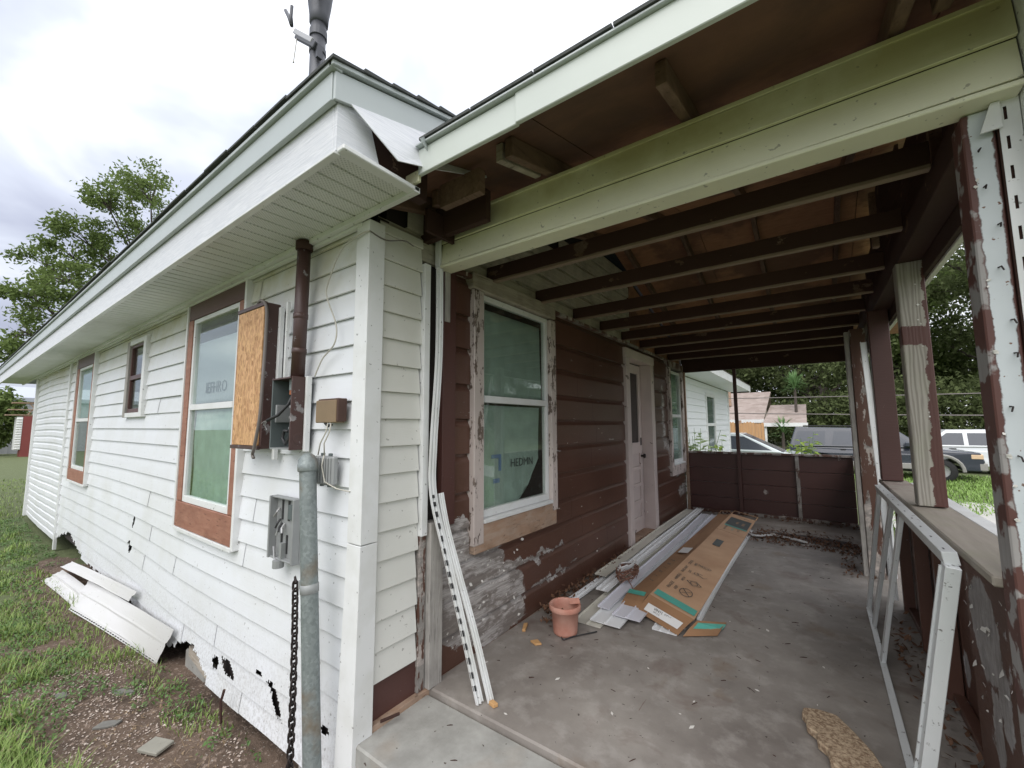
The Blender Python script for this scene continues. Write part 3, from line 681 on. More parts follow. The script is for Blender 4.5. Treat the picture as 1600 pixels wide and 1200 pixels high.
box('lock_plate', M_chain, door, -.126, -.118, 5.545, 5.585, 1.12, 1.22)

# ---- eaves
x0e, x1e = -14.0, .36
soff = MB().box(x0e, .40, 1.168, 1.196, 2.435, 2.46).build('soffit', M_trim, house)
pw = .305; x = .36
while x > x0e+.1:
    n = MB(); a, b = x, max(x-pw, x0e)
    # three V grooves across each panel
    xs = []; w3 = (a-b)/3
    for k in range(3): xs += [(a-k*w3, 0), (a-k*w3-.003, .011), (a-k*w3-.015, .011), (a-k*w3-.018, 0)]
    xs.append((b+.001, 0))
    for xx, dz in xs: n.v += [(xx, .832, 2.462+dz), (xx, 1.168, 2.462+dz)]
    n.f = [(2*i, 2*i+1, 2*i+3, 2*i+2) for i in range(len(xs)-1)]
    n.build('soffit_panel', M_soffit, soff, solid=.003); x -= pw
fas = box('fascia', M_fascia, house, x0e, .338, .812, .832, 2.445, 2.66, .003)
box('upper_fascia', M_alflash, fas, x0e, .362, .785, .808, 2.632, 2.748, .002)
box('drip_edge', M_alflash, fas, x0e, .385, .768, .815, 2.751, 2.770, .002)
box('fascia_lip', M_trim, fas, x0e, .358, .806, .835, 2.432, 2.443, .002)
# rake (gable) side: boxed return, loose flap, upper band
def rz(y, base): return base+.27*(y-.81)
fas2 = MB().prism([(.34, .813, 2.445), (.34, 1.02, 2.455), (.34, .95, 2.68), (.34, .813, 2.655)], (.018, 0, 0)).build('rake_fascia', M_fascia, house, bevel=.002)
MB().prism([(.364, .79, 2.632), (.364, 1.9, rz(1.9, 2.637)), (.364, 1.9, rz(1.9, 2.753)), (.364, .79, 2.748)], (.014, 0, 0)).build('upper_rake_band', M_alflash, fas2, bevel=.002)
MB().prism([(.368, .768, 2.751), (.368, 1.9, rz(1.9, 2.756)), (.368, 1.9, rz(1.9, 2.776)), (.368, .768, 2.770)], (.028, 0, 0)).build('rake_drip_edge', M_alflash, fas2, bevel=.002)
MB().add([(.385, .85, 2.645), (.385, 1.6, rz(1.6, 2.640)), (.455, 1.6, rz(1.6, 2.48)), (.450, 1.22, 2.545), (.44, 1.04, 2.49)], [(0, 1, 2, 3, 4)]).build('loose_fascia_flap', M_fascia, fas2, solid=.004)
MB().add([(.46, 1.22, 2.58), (.50, 1.10, 2.60), (.46, 1.19, 2.69), (.42, 1.32, 2.66)], [(0, 1, 2, 3)]).build('bent_flashing', M_alflash, fas2, solid=.003)
box('rake_soffit_lip', M_trim, fas2, .345, .40, .82, 1.196, 2.440, 2.462, .004)
box('rake_sub_fascia', M_bdark, fas2, .28, .336, .85, 1.30, 2.463, 2.66, .003)
roof = MB().prism([(x0e, .775, 2.774), (x0e, 4.4, rz(4.4, 2.782)), (x0e, 8.1, 2.774), (x0e, 8.1, 2.73), (x0e, 4.4, rz(4.4, 2.73)), (x0e, .84, 2.73)], (.37-x0e, 0, 0)).build('roof', M_shingle, house)
MB().prism([(-13.9, .84, 2.47), (-13.9, 8.0, 2.47), (-13.9, 4.4, 3.74)], (.03, 0, 0)).build('gable_wall', M_house2, house)
rr = random.Random(3)
y = .76
while y < 2.9:
    MB().add([(.05, y, rz(y, 2.786)), (.408, y, rz(y, 2.780)), (.402, y+.135, rz(y+.135, 2.780)), (.05, y+.135, rz(y+.135, 2.782)),
              (.05, y, rz(y, 2.797)), (.408, y, rz(y, 2.790+rr.random()*.012)), (.402, y+.135, rz(y+.135, 2.790)), (.05, y+.135, rz(y+.135, 2.790))],
             [(0, 3, 2, 1), (4, 5, 6, 7), (0, 1, 5, 4), (1, 2, 6, 5), (2, 3, 7, 6), (3, 0, 4, 7)]).build('shingle', M_shingle, roof); y += .137
x = .05
while x > -13.8:
    w = .30; z = 2.778+rr.random()*.006
    MB().box(x-w+.006, x, .752+rr.random()*.008, .90, z, z+.010).build('shingle', M_shingle, roof); x -= w

# ================================================================ PORCH
porch = thing('porch', 'open timber porch with bare plywood roof, dark joists and peeling posts along the front wall', 'porch')
def rafz(y): return 2.60+.27*(min(y, 8.7-y)-1.2)
deck = MB().prism([(-.0, 1.17, 2.645), (-.0, 4.35, rafz(4.35)+.055), (-.0, 7.55, 2.645), (-.0, 7.55, 2.63), (-.0, 4.35, rafz(4.35)+.04), (-.0, 1.17, 2.63)], (2.85, 0, 0)).build('porch_roof', M_shingle, porch)
for ya, yb in ((1.19, 2.0), (2.005, 3.2), (3.205, 4.345), (4.355, 5.5), (5.505, 6.7), (6.705, 7.5)):
    for xa, xb in ((.0, .92), (.925, 2.2), (2.205, 2.83)):
        za, zb = rafz(ya), rafz(yb)
        MB().prism([(xa, ya, za), (xa, yb, zb), (xa, yb, zb+.015), (xa, ya, za+.015)], (xb-xa, 0, 0)).build('plywood_sheet', M_ply, deck)
def rafter(x, y0, y1, m, w=.04, h=.09, nm='rafter'):
    z0, z1 = rafz(y0)-.003, rafz(y1)-.003
    MB().prism([(x-w/2, y0, z0), (x-w/2, y1, z1), (x-w/2, y1, z1-h), (x-w/2, y0, z0-h)], (w, 0, 0)).build(nm, m, porch, bevel=.003)
M_raft = mat('brown_rafter_lumber', woodf((.13, .075, .05), (.22, .14, .10), (9, 1.2, 9), 3, .5), rough=.75)
for x in (.17, .775, 1.42, 2.06):
    rafter(x, 1.36 if x > .5 else 1.5, 4.34, M_raft); rafter(x, 4.36, 7.45, M_raft)
rafter(.715, 1.37, 1.695, M_gwoodX, .035, .085, 'rafter_tail'); rafter(2.16, 1.6, 1.695, M_raft, .04, .09, 'rafter_tail')
rafter(.05, 1.25, 1.69, M_raft, .05, .09, 'rafter_tail')
MB().box(.3, .56, 1.42, 1.46, 2.50, 2.62).build('blocking', M_raft, porch)
MB().box(.12, .14, 1.48, 1.69, 2.45, 2.58).build('blocking', M_bdark, porch)
MB().box(-.05, .45, 1.60, 1.64, 2.47, 2.64).build('blocking', M_bdark, porch)
# eave fascia of the porch
fa = box('eave_fascia', mat('pale_green_white_metal', flat((.58, .62, .58), .1, 3), rough=.38), porch, .42, .955, 1.165, 1.185, 2.50, 2.618, .003)
box('fascia_piece', MATS['pale_green_white_metal'], fa, .95, 2.85, 1.160, 1.180, 2.502, 2.622, .003)
box('fascia_piece', M_vinylG, fa, .0, .42, 1.168, 1.186, 2.475, 2.53, .003)
box('drip_edge', M_alflash, fa, .42, 2.85, 1.145, 1.19, 2.622, 2.632, .002)
x = .45; rr = random.Random(5)
while x < 2.8:
    z = 2.634+rr.random()*.006; MB().box(x, x+.29, 1.135+rr.random()*.008, 1.30, z, z+.012).build('shingle', M_shingle, fa); x += .297
# near header with its vinyl cladding
hd = box('header', M_bdark, porch, .0, 2.298, 1.715, 1.752, 2.345, 2.60, .003)
def header_course(a, b, z0, rev, off=0, prof=LAP, m=M_vinylG): lap_course(hd, 'header_panel', m, (0, 1.714, 0), (1, 0, 0), (0, -1, 0), a, b, z0, rev, prof, (), .3, None, 0, lambda a, z: (.003*math.sin(a*3), .003*math.sin(a*2+z*4)), off)
header_course(.02, .96, 2.352, .128); header_course(.955, 2.300, 2.352, .128, .0015)
header_course(.02, .97, 2.482, .130); header_course(.962, 2.300, 2.482, .130, .0015)
box('header_bottom_trim', M_vinylG, hd, .0, 2.300, 1.680, 1.79, 2.328, 2.344, .003)
box('header_end_trim', M_trim, hd, -.005, .035, 1.676, 1.692, 2.33, 2.62, .002)
box('top_channel', M_vinylG, hd, .0, 2.300, 1.70, 1.712, 2.612, 2.63, .002)
# ceiling joists
def joistf(t):
    r = brownf((), .70, wood=(.16, .10, .07), under=(.20, .14, .11), base=(.060, .031, .025), stretch=(.6, .6, 1), sc=5, gloss=.75)(t)
    z = t.xyz(t.pos())[2]; n = t.noise(t.mapv(t.pos(), (2, 14, 14)), 3, 5)
    r['c'] = t.mix(t.math('MULTIPLY', t.step(t.math('ADD', z, t.math('MULTIPLY', n, -.012)), 2.394, 2.388), .8), r['c'], t.mix(n, (.20, .14, .10), (.42, .33, .26))); return r
M_joist = mat('worn_edge_joist', joistf, rough=.8, spec=.25)
for i, y in enumerate((2.2, 2.83, 3.49, 4.10, 4.72, 5.36, 6.0, 6.66)):
    MB().box(-.02, 2.20, y-.02, y+.02, 2.382+.006*rr.random(), 2.495).build('joist', M_joist, porch, bevel=.003)
box('ledger', M_bpost, porch, -.015, .025, 1.80, 7.38, 2.352, 2.382, .003)
# outer beam
bm = box('outer_beam', M_bdark, porch, 2.21, 2.31, 1.86, 7.4, 2.30, 2.42, .003)
box('beam_trim', M_vinyl2, bm, 2.335, 2.36, 1.86, 7.5, 2.20, 2.45, .002)
box('beam_backing', M_bdark, bm, 2.311, 2.334, 1.86, 7.45, 2.21, 2.46, .002)
for i in range(6):
    z0 = 2.46+i*.155; ya = 1.35+max(0, (z0+.12-2.60)/.27); yb = 8.7-ya
    if yb-ya > .3: MB().box(2.315, 2.333, ya, yb, z0, z0+.15).build('gable_board', M_bdark, porch)
box('hanging_lath', M_raft, porch, 2.235, 2.275, 2.35, 2.39, 2.42, 2.75); box('hanging_lath', M_raft, porch, 2.10, 2.13, 3.0, 3.04, 2.38, 2.7)
# posts
box('post', M_pale, porch, 2.188, 2.256, 1.757, 1.86, -.0, 2.325, .004)
pst = porch
box('post', M_grain, porch, 2.20, 2.315, 3.13, 3.225, .956, 2.30, .004)
box('post', M_bplain, porch, 2.175, 2.30, 4.35, 4.45, .956, 2.30, .004)
box('post', M_bpost, porch, 2.10, 2.215, 5.10, 5.20, 0, 2.30, .004)
box('post', M_bpost, porch, 2.185, 2.275, 7.33, 7.43, 0, 2.30, .004)
box('post_facing', M_gwoodV, porch, 2.06, 2.098, 5.11, 5.16, 0, 2.28, .004)
# slotted trim and vinyl corner beside the nearest post
st = MB(); x0s, x1s = 2.296, 2.338
nslot = 26; zz = [-.05]
for k in range(nslot): zz += [.0+.09*k+.02, .0+.09*k+.06]
zz.append(2.345)
xsl = [2.259, 2.270, 2.277, 2.302]
for i in range(len(zz)-1):
    for j in range(3):
        if j == 1 and i % 2 == 1: continue
        st.add([(xsl[j], 1.742, zz[i]), (xsl[j+1], 1.742, zz[i]), (xsl[j+1], 1.742, zz[i+1]), (xsl[j], 1.742, zz[i+1])], [(0, 1, 2, 3)])
st.build('slotted_trim', M_trim, porch, solid=.002)
box('trim_backing', M_bdark, porch, 2.258, 2.303, 1.752, 1.80, -.05, 2.34)
box('vinyl_corner', M_trim, porch, 2.304, 2.46, 1.655, 1.80, -.3, 2.68, .006)
MB().prism([(2.244, 1.736, 2.325), (2.262, 1.736, 2.325), (2.262, 1.736, 2.245), (2.218, 1.736, 2.242)], (0, -.006, 0)).build('metal_bracket', M_trim, porch)
nl = MB()
for i in range(17):
    z = 2.2-.125*i+rr.uniform(-.02, .02); x = 2.225+rr.uniform(-.012, .016)
    nl.tube([(x, 1.757, z), (x+.001, 1.738, z-.002), (x+rr.uniform(-.006, .008), 1.732, z-.015)], .0022, 5)
nl.build('bent_nails', M_chain, porch)
fl = MB(); r_f = random.Random(12)
def flake(p, nrm, s_, m=None):
    n = Vector(nrm); a = Vector((r_f.gauss(0, 1), r_f.gauss(0, 1), r_f.gauss(0, 1))).cross(n).normalized(); b = n.cross(a); p = Vector(p); k = s_
    fl.add([p-a*k*.5, p+b*k*.35, p+a*k*.5+n*k*.35, p+a*k*.2-b*k*.4+n*k*.2, p-a*k*.3-b*k*.3], [(0, 1, 2, 3, 4)])
for _ in range(26): flake((2.232, r_f.uniform(2.0, 2.55), r_f.uniform(.3, .85)), (-1, 0, 0), r_f.uniform(.008, .03))
for _ in range(9): flake((r_f.uniform(2.2, 2.21), 1.755, r_f.uniform(.9, 2.2)), (0, -1, 0), r_f.uniform(.006, .018))
for _ in range(7): flake((r_f.uniform(2.27, 2.285), 3.127, r_f.uniform(1.0, 2.2)), (0, -1, 0), r_f.uniform(.006, .016))
for _ in range(60): flake((-.006, r_f.uniform(1.8, 2.6), r_f.uniform(.05, .75)), (1, 0, 0), r_f.uniform(.008, .03))
for _ in range(34): flake((-.008, r_f.uniform(3.1, 7.2), r_f.uniform(.1, 1.4)), (1, 0, 0), r_f.uniform(.006, .02))
fl.build('paint_flakes', M_chip, porch, kind='stuff', solid=.0008)
# right half wall: studs, boards, sill
rw = MB().box(2.335, 2.35, 1.86, 4.44, -.1, .90).build('half_wall', M_house2, porch)
box('wide_board', M_rwall, rw, 2.238, 2.252, 1.885, 2.555, .0, .91, .003)
for y in (4.36, 3.70, 3.14): box('stud', M_rwall, rw, 2.235, 2.300, y-.02, y+.025, .0, .91, .003)
ys = 1.87
for i, w in enumerate((.60, .62, .53, .50, .32)):
    box('wall_board', M_rwall, rw, 2.305, 2.325, ys+.002, ys+w-.003, -.0, .915, .003); ys += w
box('bottom_plate', M_rwall, rw, 2.256, 2.302, 1.95, 4.33, .0, .04, .003)
box('window_sill', mat('mossy_grey_sill', lambda t: {'c': t.mix(t.step(t.noise(t.pos(), 5, 6, .65), .46, .72), t.mix(t.noise(t.mapv(t.pos(), (14, 1.2, 14)), 3, 5), (.22, .19, .16), (.36, .32, .27)), t.mix(t.step(t.xyz(t.pos())[1], 3.3, 3.9), (.27, .25, .19), (.20, .14, .13))), 'n': t.bump(t.noise(t.mapv(t.pos(), (14, 1.2, 14)), 3, 5), .5, .004)}, rough=.8), rw, 2.168, 2.335, 1.86, 4.50, .918, .950, .005)
box('outer_sill_trim', M_trim, rw, 2.352, 2.42, 1.86, 4.5, .90, .935, .003)
rw2 = MB().box(2.285, 2.30, 5.2, 7.33, -.1, .90).build('half_wall', M_house2, porch)
for k in range(4): box('wall_board', M_rwall, rw2, 2.262, 2.282, 5.205, 7.32, .01+k*.228, .235+k*.228, .004)
box('window_sill', M_bpost, rw2, 2.17, 2.32, 5.205, 7.32, .925, .955, .004)
for y in (5.9, 6.6): box('stud', M_bpost, rw2, 2.20, 2.260, y, y+.045, .0, .92, .003)
# far end wall
fwl = MB().box(.0, 2.18, 7.475, 7.49, -.1, .92).build('end_wall', M_house2, porch)
for k in range(4):
    for (a, b) in ((.035, .79), (.792, 1.535), (1.537, 2.18)):
        box('wall_board', M_bplain, fwl, a, b, 7.452, 7.472, .012+k*.228, .236+k*.228, .004)
box('window_sill', M_bpost, fwl, .03, 2.18, 7.39, 7.475, .925, .955, .004)
box('stud', M_bplain, fwl, .765, .815, 7.385, 7.425, .0, 2.28, .003)
box('stud', mat('chipped_grey_stud', brownf((), .50, under=(.42, .40, .38), stretch=(2, 2, .6)), rough=.6), fwl, 1.515, 1.56, 7.40, 7.45, .0, .92, .003)
box('stud', M_rawY, fwl, -.0, .045, 7.385, 7.43, .0, 2.28, .003)
box('bottom_plate', M_bpost, fwl, .05, 2.18, 7.39, 7.45, .0, .04, .003)
box('far_header', M_bdark, porch, .0, 2.2, 7.40, 7.47, 2.27, 2.56, .003)
MB().prism([(0, 7.44, 2.56), (2.2, 7.44, 2.56), (2.2, 7.44, 2.63), (0, 7.44, 2.63)], (0, .02, 0)).build('frieze_board', M_bdark, porch)

# ================================================================ ELECTRICAL THINGS ON THE SIDE WALL
t = thing('cabinet', 'tall brown wall cabinet faced with a raw strand board panel beside the window', 'cabinet')
MB().box(-1.25, -.87, 1.125, 1.205, 1.265, 2.15).build('cabinet_case', M_bmetal, t, bevel=.004)
MB().box(-1.235, -.885, 1.112, 1.1245, 1.285, 2.125).build('strand_board_panel', M_osb, t, bevel=.002)
box('case_rim', M_bmetal, t, -1.252, -.868, 1.108, 1.1245, 2.127, 2.152); box('case_rim', M_bmetal, t, -1.252, -.868, 1.108, 1.1245, 1.262, 1.283)
box('mounting_trim', M_trim, t, -.868, -.84, 1.19, 1.215, 1.20, 2.13)
t = thing('meter_box', 'open brown electric meter box with loose wires inside', 'meter box')
mb = MB().box(-.735, -.505, 1.222, 1.226, 1.27, 1.67).build('back_plate', M_dgmetal, t)
MB().box(-.515, -.505, 1.115, 1.221, 1.27, 1.67).build('side_panel', M_bmetal, t, bevel=.002); MB().box(-.735, -.725, 1.115, 1.221, 1.27, 1.67).build('side_panel', M_dgmetal, t, bevel=.002)
MB().box(-.7245, -.5155, 1.11, 1.221, 1.66, 1.668).build('top_panel', M_bmetal, t); MB().box(-.7245, -.5155, 1.115, 1.221, 1.272, 1.279).build('bottom_panel', M_gmetal, t)
box('inner_bracket', M_gmetal, t, -.715, -.70, 1.13, 1.21, 1.42, 1.52); box('inner_bracket', M_gmetal, t, -.545, -.53, 1.13, 1.21, 1.40, 1.52)
kk = MB(); kk.lathe([(.012, 0), (.02, .001), (.02, .003), (.03, .003), (.03, .001), (.034, 0)], (0, 0, 0), 20)
ko = kk.build('knockout_ring', M_bmetal, t); ko.matrix_local = Matrix.Translation((-.505, 1.165, 1.33)) @ Matrix.Rotation(R_(90), 4, 'Y')
MB().tube([(-.60, 1.17, 1.66), (-.60, 1.17, 1.60)], .022, 12).build('conduit_stub', M_galv, t); MB().tube([(-.60, 1.17, 1.60), (-.60, 1.17, 1.575)], .02, 12).build('orange_collar', mat('rust_orange', flat((.35, .12, .05)), rough=.7), t)
for i, pth in enumerate(([(-.60, 1.17, 1.58), (-.61, 1.15, 1.52), (-.66, 1.12, 1.46), (-.72, 1.09, 1.43)], [(-.595, 1.17, 1.58), (-.59, 1.16, 1.50), (-.57, 1.15, 1.42), (-.58, 1.15, 1.33), (-.62, 1.15, 1.30), (-.66, 1.15, 1.33), (-.64, 1.15, 1.375), (-.60, 1.15, 1.37)],
                         [(-.61, 1.18, 1.58), (-.60, 1.18, 1.5), (-.60, 1.17, 1.42), (-.60, 1.16, 1.34), (-.63, 1.16, 1.31)])):
    MB().tube(pth, .0085, 8).build('cable', M_cable, t, smooth=True)
for j in range(4): MB().tube([(-.72, 1.09, 1.43), (-.735-.008*j, 1.08+.006*j, 1.425-.008*j), (-.75, 1.075+.01*j, 1.415-.012*j)], .0018, 5).build('wire_strand', M_rim, t)
kk = MB()
for j in range(7): kk.box(-.60+.012*(j % 3), -.586+.012*(j % 3), 1.15, 1.175, 1.38+.02*j, 1.395+.02*j)
kk.build('terminal_block', M_rim, t, bevel=.002)
box('edge_trim', M_trim, t, -.503, -.485, 1.185, 1.215, 1.26, 1.675)
# conduit and mast
t = thing('conduit', 'dark brown painted conduit pipe running from the meter box up to the soffit', 'pipe')
MB().tube([(-.55, 1.165, 1.672), (-.545, 1.165, 2.0), (-.54, 1.165, 2.458)], .036, 16).build('pipe', M_bmetal, t, smooth=True)
for z in (2.0, 1.80): MB().lathe([(.036, 0), (.039, .002), (.039, .03), (.036, .032)], (-.546, 1.165, z), 16).build('coupling', M_bmetal, t, smooth=True)
MB().lathe([(.038, 0), (.046, .004), (.046, .05), (.038, .055)], (-.54, 1.165, 2.40), 16).build('collar', M_bdark, t, smooth=True)
t = thing('service_mast', 'grey steel service mast with clamps standing above the roof corner', 'mast')
M_mast = mat('grey_mast_steel', flat((.085, .088, .10), .3, 8), rough=.5, metal=.3)
MB().tube([(-.49, 1.165, 2.86), (-.49, 1.165, 3.84)], .042, 16).build('pipe', M_mast, t, smooth=True)
MB().lathe([(.043, 0), (.053, .008), (.055, .06), (.066, .14), (.078, .26), (.08, .5), (.04, .55), (0, .55)], (-.49, 1.165, 3.79), 14).build('weatherhead', M_mast, t, smooth=True)
MB().lathe([(.043, 0), (.049, .003), (.049, .05), (.043, .053)], (-.49, 1.165, 3.70), 16).build('clamp_band', M_mast, t)
MB().lathe([(.043, 0), (.047, .003), (.047, .03), (.043, .033)], (-.49, 1.165, 3.60), 16).build('clamp_band', M_mast, t)
MB().beam((-.44, 1.13, 3.60), (-.61, 1.10, 3.74), .03, .04).build('clamp_arm', M_mast, t, bevel=.004); MB().beam((-.46, 1.115, 3.635), (-.62, 1.085, 3.77), .012, .03).build('clamp_arm', M_rim, t, bevel=.003)
MB().tube([(-.595, 1.09, 3.71), (-.60, 1.09, 3.68), (-.61, 1.085, 3.56)], .003, 5).build('hanging_wire', M_wcable, t); MB().lathe([(0, 0), (.006, .004), (0, .008)], (-.61, 1.085, 3.552), 8).build('wire_end', M_wcable, t)
MB().box(-.445, -.425, 1.13, 1.16, 3.53, 3.61).build('bolt_tab', M_mast, t)
MB().tube([(-.45, 1.12, 4.00), (-.38, 1.11, 3.90), (-.30, 1.11, 3.90), (-.25, 1.11, 3.97), (-.24, 1.12, 4.1)], .014, 8).build('service_loop', M_mast, t, smooth=True)
MB().tube([(-.78, 1.10, 4.02), (-.73, 1.10, 3.94), (-.69, 1.10, 3.86)], .011, 8).tube([(-.70, 1.10, 4.0), (-.705, 1.10, 3.93), (-.69, 1.10, 3.87)], .010, 8).build('service_loop', M_mast, t, smooth=True)
# brown interface box
t = thing('junction_box', 'small tan and brown junction box near the wall corner', 'junction box')
MB().box(-.335, -.15, 1.158, 1.212, 1.415, 1.53).build('box_lid', M_tanbox, t, bevel=.004)
MB().box(-.325, -.142, 1.164, 1.218, 1.42, 1.538).build('box_base', mat('dark_brown_plastic', flat((.07, .035, .025), .3), rough=.6), t, bevel=.004)
MB().tube([(-.26, 1.17, 1.415), (-.24, 1.175, 1.398), (-.21, 1.175, 1.405)], .008, 7).build('cable_gland', M_cable, t)
for k, dx in enumerate((0, .03)):
    MB().tube([(-.225+dx, 1.165, 1.415), (-.23+dx, 1.16, 1.37), (-.29+dx*1.2, 1.165, 1.31), (-.315+dx*2, 1.17, 1.25)], .0035, 6).build('lead_wire', M_wcable, t, smooth=True)
t = thing('phone_box', 'small grey ribbed utility box fed by two pale wires under the junction box', 'utility box')
MB().box(-.345, -.19, 1.178, 1.212, 1.10, 1.245).build('housing', M_gmetal, t, bevel=.008)
for k in range(6): MB().box(-.335+.024*k, -.323+.024*k, 1.170, 1.180, 1.108, 1.238).build('rib', M_gmetal, t, bevel=.003)
for z in (1.245, 1.09):
    for k in range(2): MB().lathe([(0, 0), (.011, .001), (.011, .014), (0, .015)], (-.31+.07*k, 1.195, z), 10).build('cable_port', M_dgmetal, t)
MB().tube([(-.255, 1.168, 1.25), (-.262, 1.162, 1.20), (-.235, 1.165, 1.12), (-.16, 1.185, 1.09), (-.09, 1.20, 1.082), (-.072, 1.202, 1.082)], .0035, 6).build('telephone_wire', M_wcable, None, 'pale thin wire curving from the grey utility box to the corner trim', 'wire', smooth=True)
# bare back plate of a removed meter
t = thing('meter_backplate', 'empty grey metal tray of a removed meter behind the steel pipe', 'meter tray')
MB().box(-.81, -.53, 1.205, 1.212, .655, 1.0).build('back_plate', M_gmetal, t)
for q in ((-.81, -.795, 1.165, 1.205, .655, 1.0), (-.545, -.53, 1.165, 1.205, .655, 1.0), (-.794, -.546, 1.175, 1.205, .99, 1.0), (-.794, -.546, 1.175, 1.205, .655, .665)): MB().box(*q).build('flange', M_gmetal, t, bevel=.002)
for x, z0, z1 in ((-.73, .87, .98), (-.66, .87, .98), (-.73, .69, .80), (-.67, .69, .79)): MB().box(x, x+.016, 1.200, 1.2045, z0, z1).build('slot', M_cable, t)
MB().box(-.64, -.60, 1.19, 1.2045, .88, .96).build('breaker_clip', M_dgmetal, t, bevel=.003)
for k, (x, z) in enumerate(((-.755, .93), (-.74, .87), (-.735, .83), (-.72, .85), (-.69, .85))): MB().tube([(x, 1.20, z), (x+.01, 1.18, z-.02), (x-.01+.008*k, 1.175, z-.045)], .006, 7).build('terminal_lug', M_rim if k % 2 == 0 else M_cable, t)
MB().tube([(-.70, 1.18, .655), (-.70, 1.18, .615)], .03, 12).build('conduit_hub', M_gmetal, t); MB().tube([(-.76, 1.18, .72), (-.735, 1.175, .66), (-.69, 1.17, .64)], .007, 7).build('ground_lug', M_rim, t)
MB().box(-.69, -.665, 1.175, 1.204, .665, .75).build('guide_post', M_gmetal, t)
# steel pipe
t = thing('steel_pipe', 'thick galvanised steel pipe with rounded cap standing in front of the side wall', 'pipe')
PXc = -.315; PYc = 1.105; PT = t
MB().lathe([(.039, -.50), (.039, 1.19)], (PXc, PYc, 0), 24).build('pipe', M_galv, t, smooth=True)
MB().lathe([(.044, 1.175), (.047, 1.18), (.047, 1.212), (.044, 1.214), (.044, 1.232), (.033, 1.250), (.018, 1.262), (0, 1.266)], (PXc, PYc, 0), 24).build('cap', M_galv, t, smooth=True)
MB().lathe([(.0392, 0), (.042, .002), (.042, .04), (.0392, .042)], (PXc, PYc, .605), 24).build('hose_clamp', M_gmetal, t, smooth=True); MB().box(PXc-.085, PXc-.045, PYc-.012, PYc+.012, .615, .655).build('clamp_lug', M_gmetal, t, bevel=.003)
# chain
PT.matrix_world = Matrix.Translation((-.29, PYc, 1.2)) @ Matrix.Rotation(-math.atan(.11), 4, 'Y') @ Matrix.Translation((-PXc, -PYc, -1.2))
t = thing('chain', 'rusty black chain hanging beside the steel pipe down to the ground', 'chain')
n = 27; me0 = None
for i in range(n):
    u = i/(n-1); x = -.388+.012*math.sin(u*3.0); z = .60-.92*u
    rot = Matrix.Rotation(R_(90)*(i % 2)+.35*u+.3, 4, 'Z')
    if me0 is None:
        a = [Vector((.0145*math.cos(q), 0, .0165*math.sin(q)+(.009 if math.sin(q) > 0 else -.009))) for q in [2*math.pi*k/14 for k in range(15)]]
        l = MB().tube(a, .0058, 6, False).build('link', M_chain, t, smooth=True); me0 = l.data
    else:
        l = D.objects.new('link', me0); COL.objects.link(l); l.parent = t
    l.matrix_local = Matrix.Translation((x, 1.12+.01*u, z)) @ rot
MB().tube([(-.36, 1.11, .625), (-.385, 1.115, .645), (-.39, 1.12, .61)], .006, 6).build('hook', M_chain, t)
# loose cables
def cable(name, pts, r, m, label):
    P = [Vector(p) for p in pts]; out = []
    for i in range(len(P)-1):
        p0, p1, p2, p3 = P[max(i-1, 0)], P[i], P[i+1], P[min(i+2, len(P)-1)]
        for k in range(8):
            s = k/8; out.append(.5*((2*p1)+(-p0+p2)*s+(2*p0-5*p1+4*p2-p3)*s*s+(-p0+3*p1-3*p2+p3)*s**3))
    out.append(P[-1]); return MB().tube(out, r, 7).build(name, m, None, label, 'cable', smooth=True)
cable('hanging_cable', [(-1.02, 1.13, 2.158), (-.92, 1.11, 2.165), (-.845, 1.11, 2.10), (-.838, 1.11, 1.9), (-.80, 1.09, 1.65), (-.80, 1.085, 1.45), (-.86, 1.09, 1.28), (-.90, 1.10, 1.235), (-.885, 1.10, 1.215)], .009, M_gcable, 'dark grey cable looping over the strand board cabinet and hanging down its side')
cable('thin_wire', [(.03, 1.20, 2.37), (-.03, 1.19, 2.365), (-.20, 1.19, 2.33), (-.33, 1.198, 2.18), (-.34, 1.198, 2.10), (-.24, 1.198, 1.93), (-.25, 1.198, 1.83), (-.36, 1.198, 1.76), (-.43, 1.198, 1.67)], .004, M_wcable, 'pale grey wire drooping across the upper side wall beside the corner')
cable('corner_wire', [(.022, 1.202, 2.375), (.026, 1.30, 2.36), (.026, 1.42, 2.40), (.03, 1.48, 2.39)], .0035, M_gcable, 'thin wire crossing the top of the corner trim')
# downspout-like conduit trim
MB().box(-.785, -.765, 1.195, 1.212, 1.68, 2.15).build('loose_trim_strip', M_trim, None, 'narrow white trim strip between the strand board cabinet and the brown conduit', 'trim strip')

# ================================================================ THINGS ON THE PORCH
def strip(name, pts, w, label, m=M_trim, cat='siding strip', group=None, slots=True, ribs=2, side_=Vector((0, 1, 0)), th=.018):
    """long bent channel: ribbed cross-section swept along pts"""
    P = [Vector(p) for p in pts]; prof = [(-w/2, 0), (-w/2, th), (-w/2+.006, th), (-w/2+.008, .003)]
    for k in range(ribs-1):
        c = -w/2+w*(k+1)/ribs; prof += [(c-.008, .003), (c-.003, th), (c+.003, th), (c+.006, .003)]
    prof += [(w/2-.006, .003), (w/2, th*.7), (w/2, 0)]
    mb = MB(); n = len(P); K = len(prof)
    for i, p in enumerate(P):
        d = (P[min(i+1, n-1)]-P[max(i-1, 0)]).normalized(); s = (side_-d*side_.dot(d)).normalized(); u = s.cross(d)
        if u.dot(Vector((1, 0, .3))) < 0: u = -u
        for a, b in prof: mb.v.append(tuple(p+s*a+u*b))
    mb.f = [(i*K+k, i*K+(k+1) % K, (i+1)*K+(k+1) % K, (i+1)*K+k) for i in range(n-1) for k in range(K)]
    mb.f += [tuple(range(K))[::-1], tuple(range((n-1)*K, n*K))]
    return mb.build(name, m, None, label, cat, group)
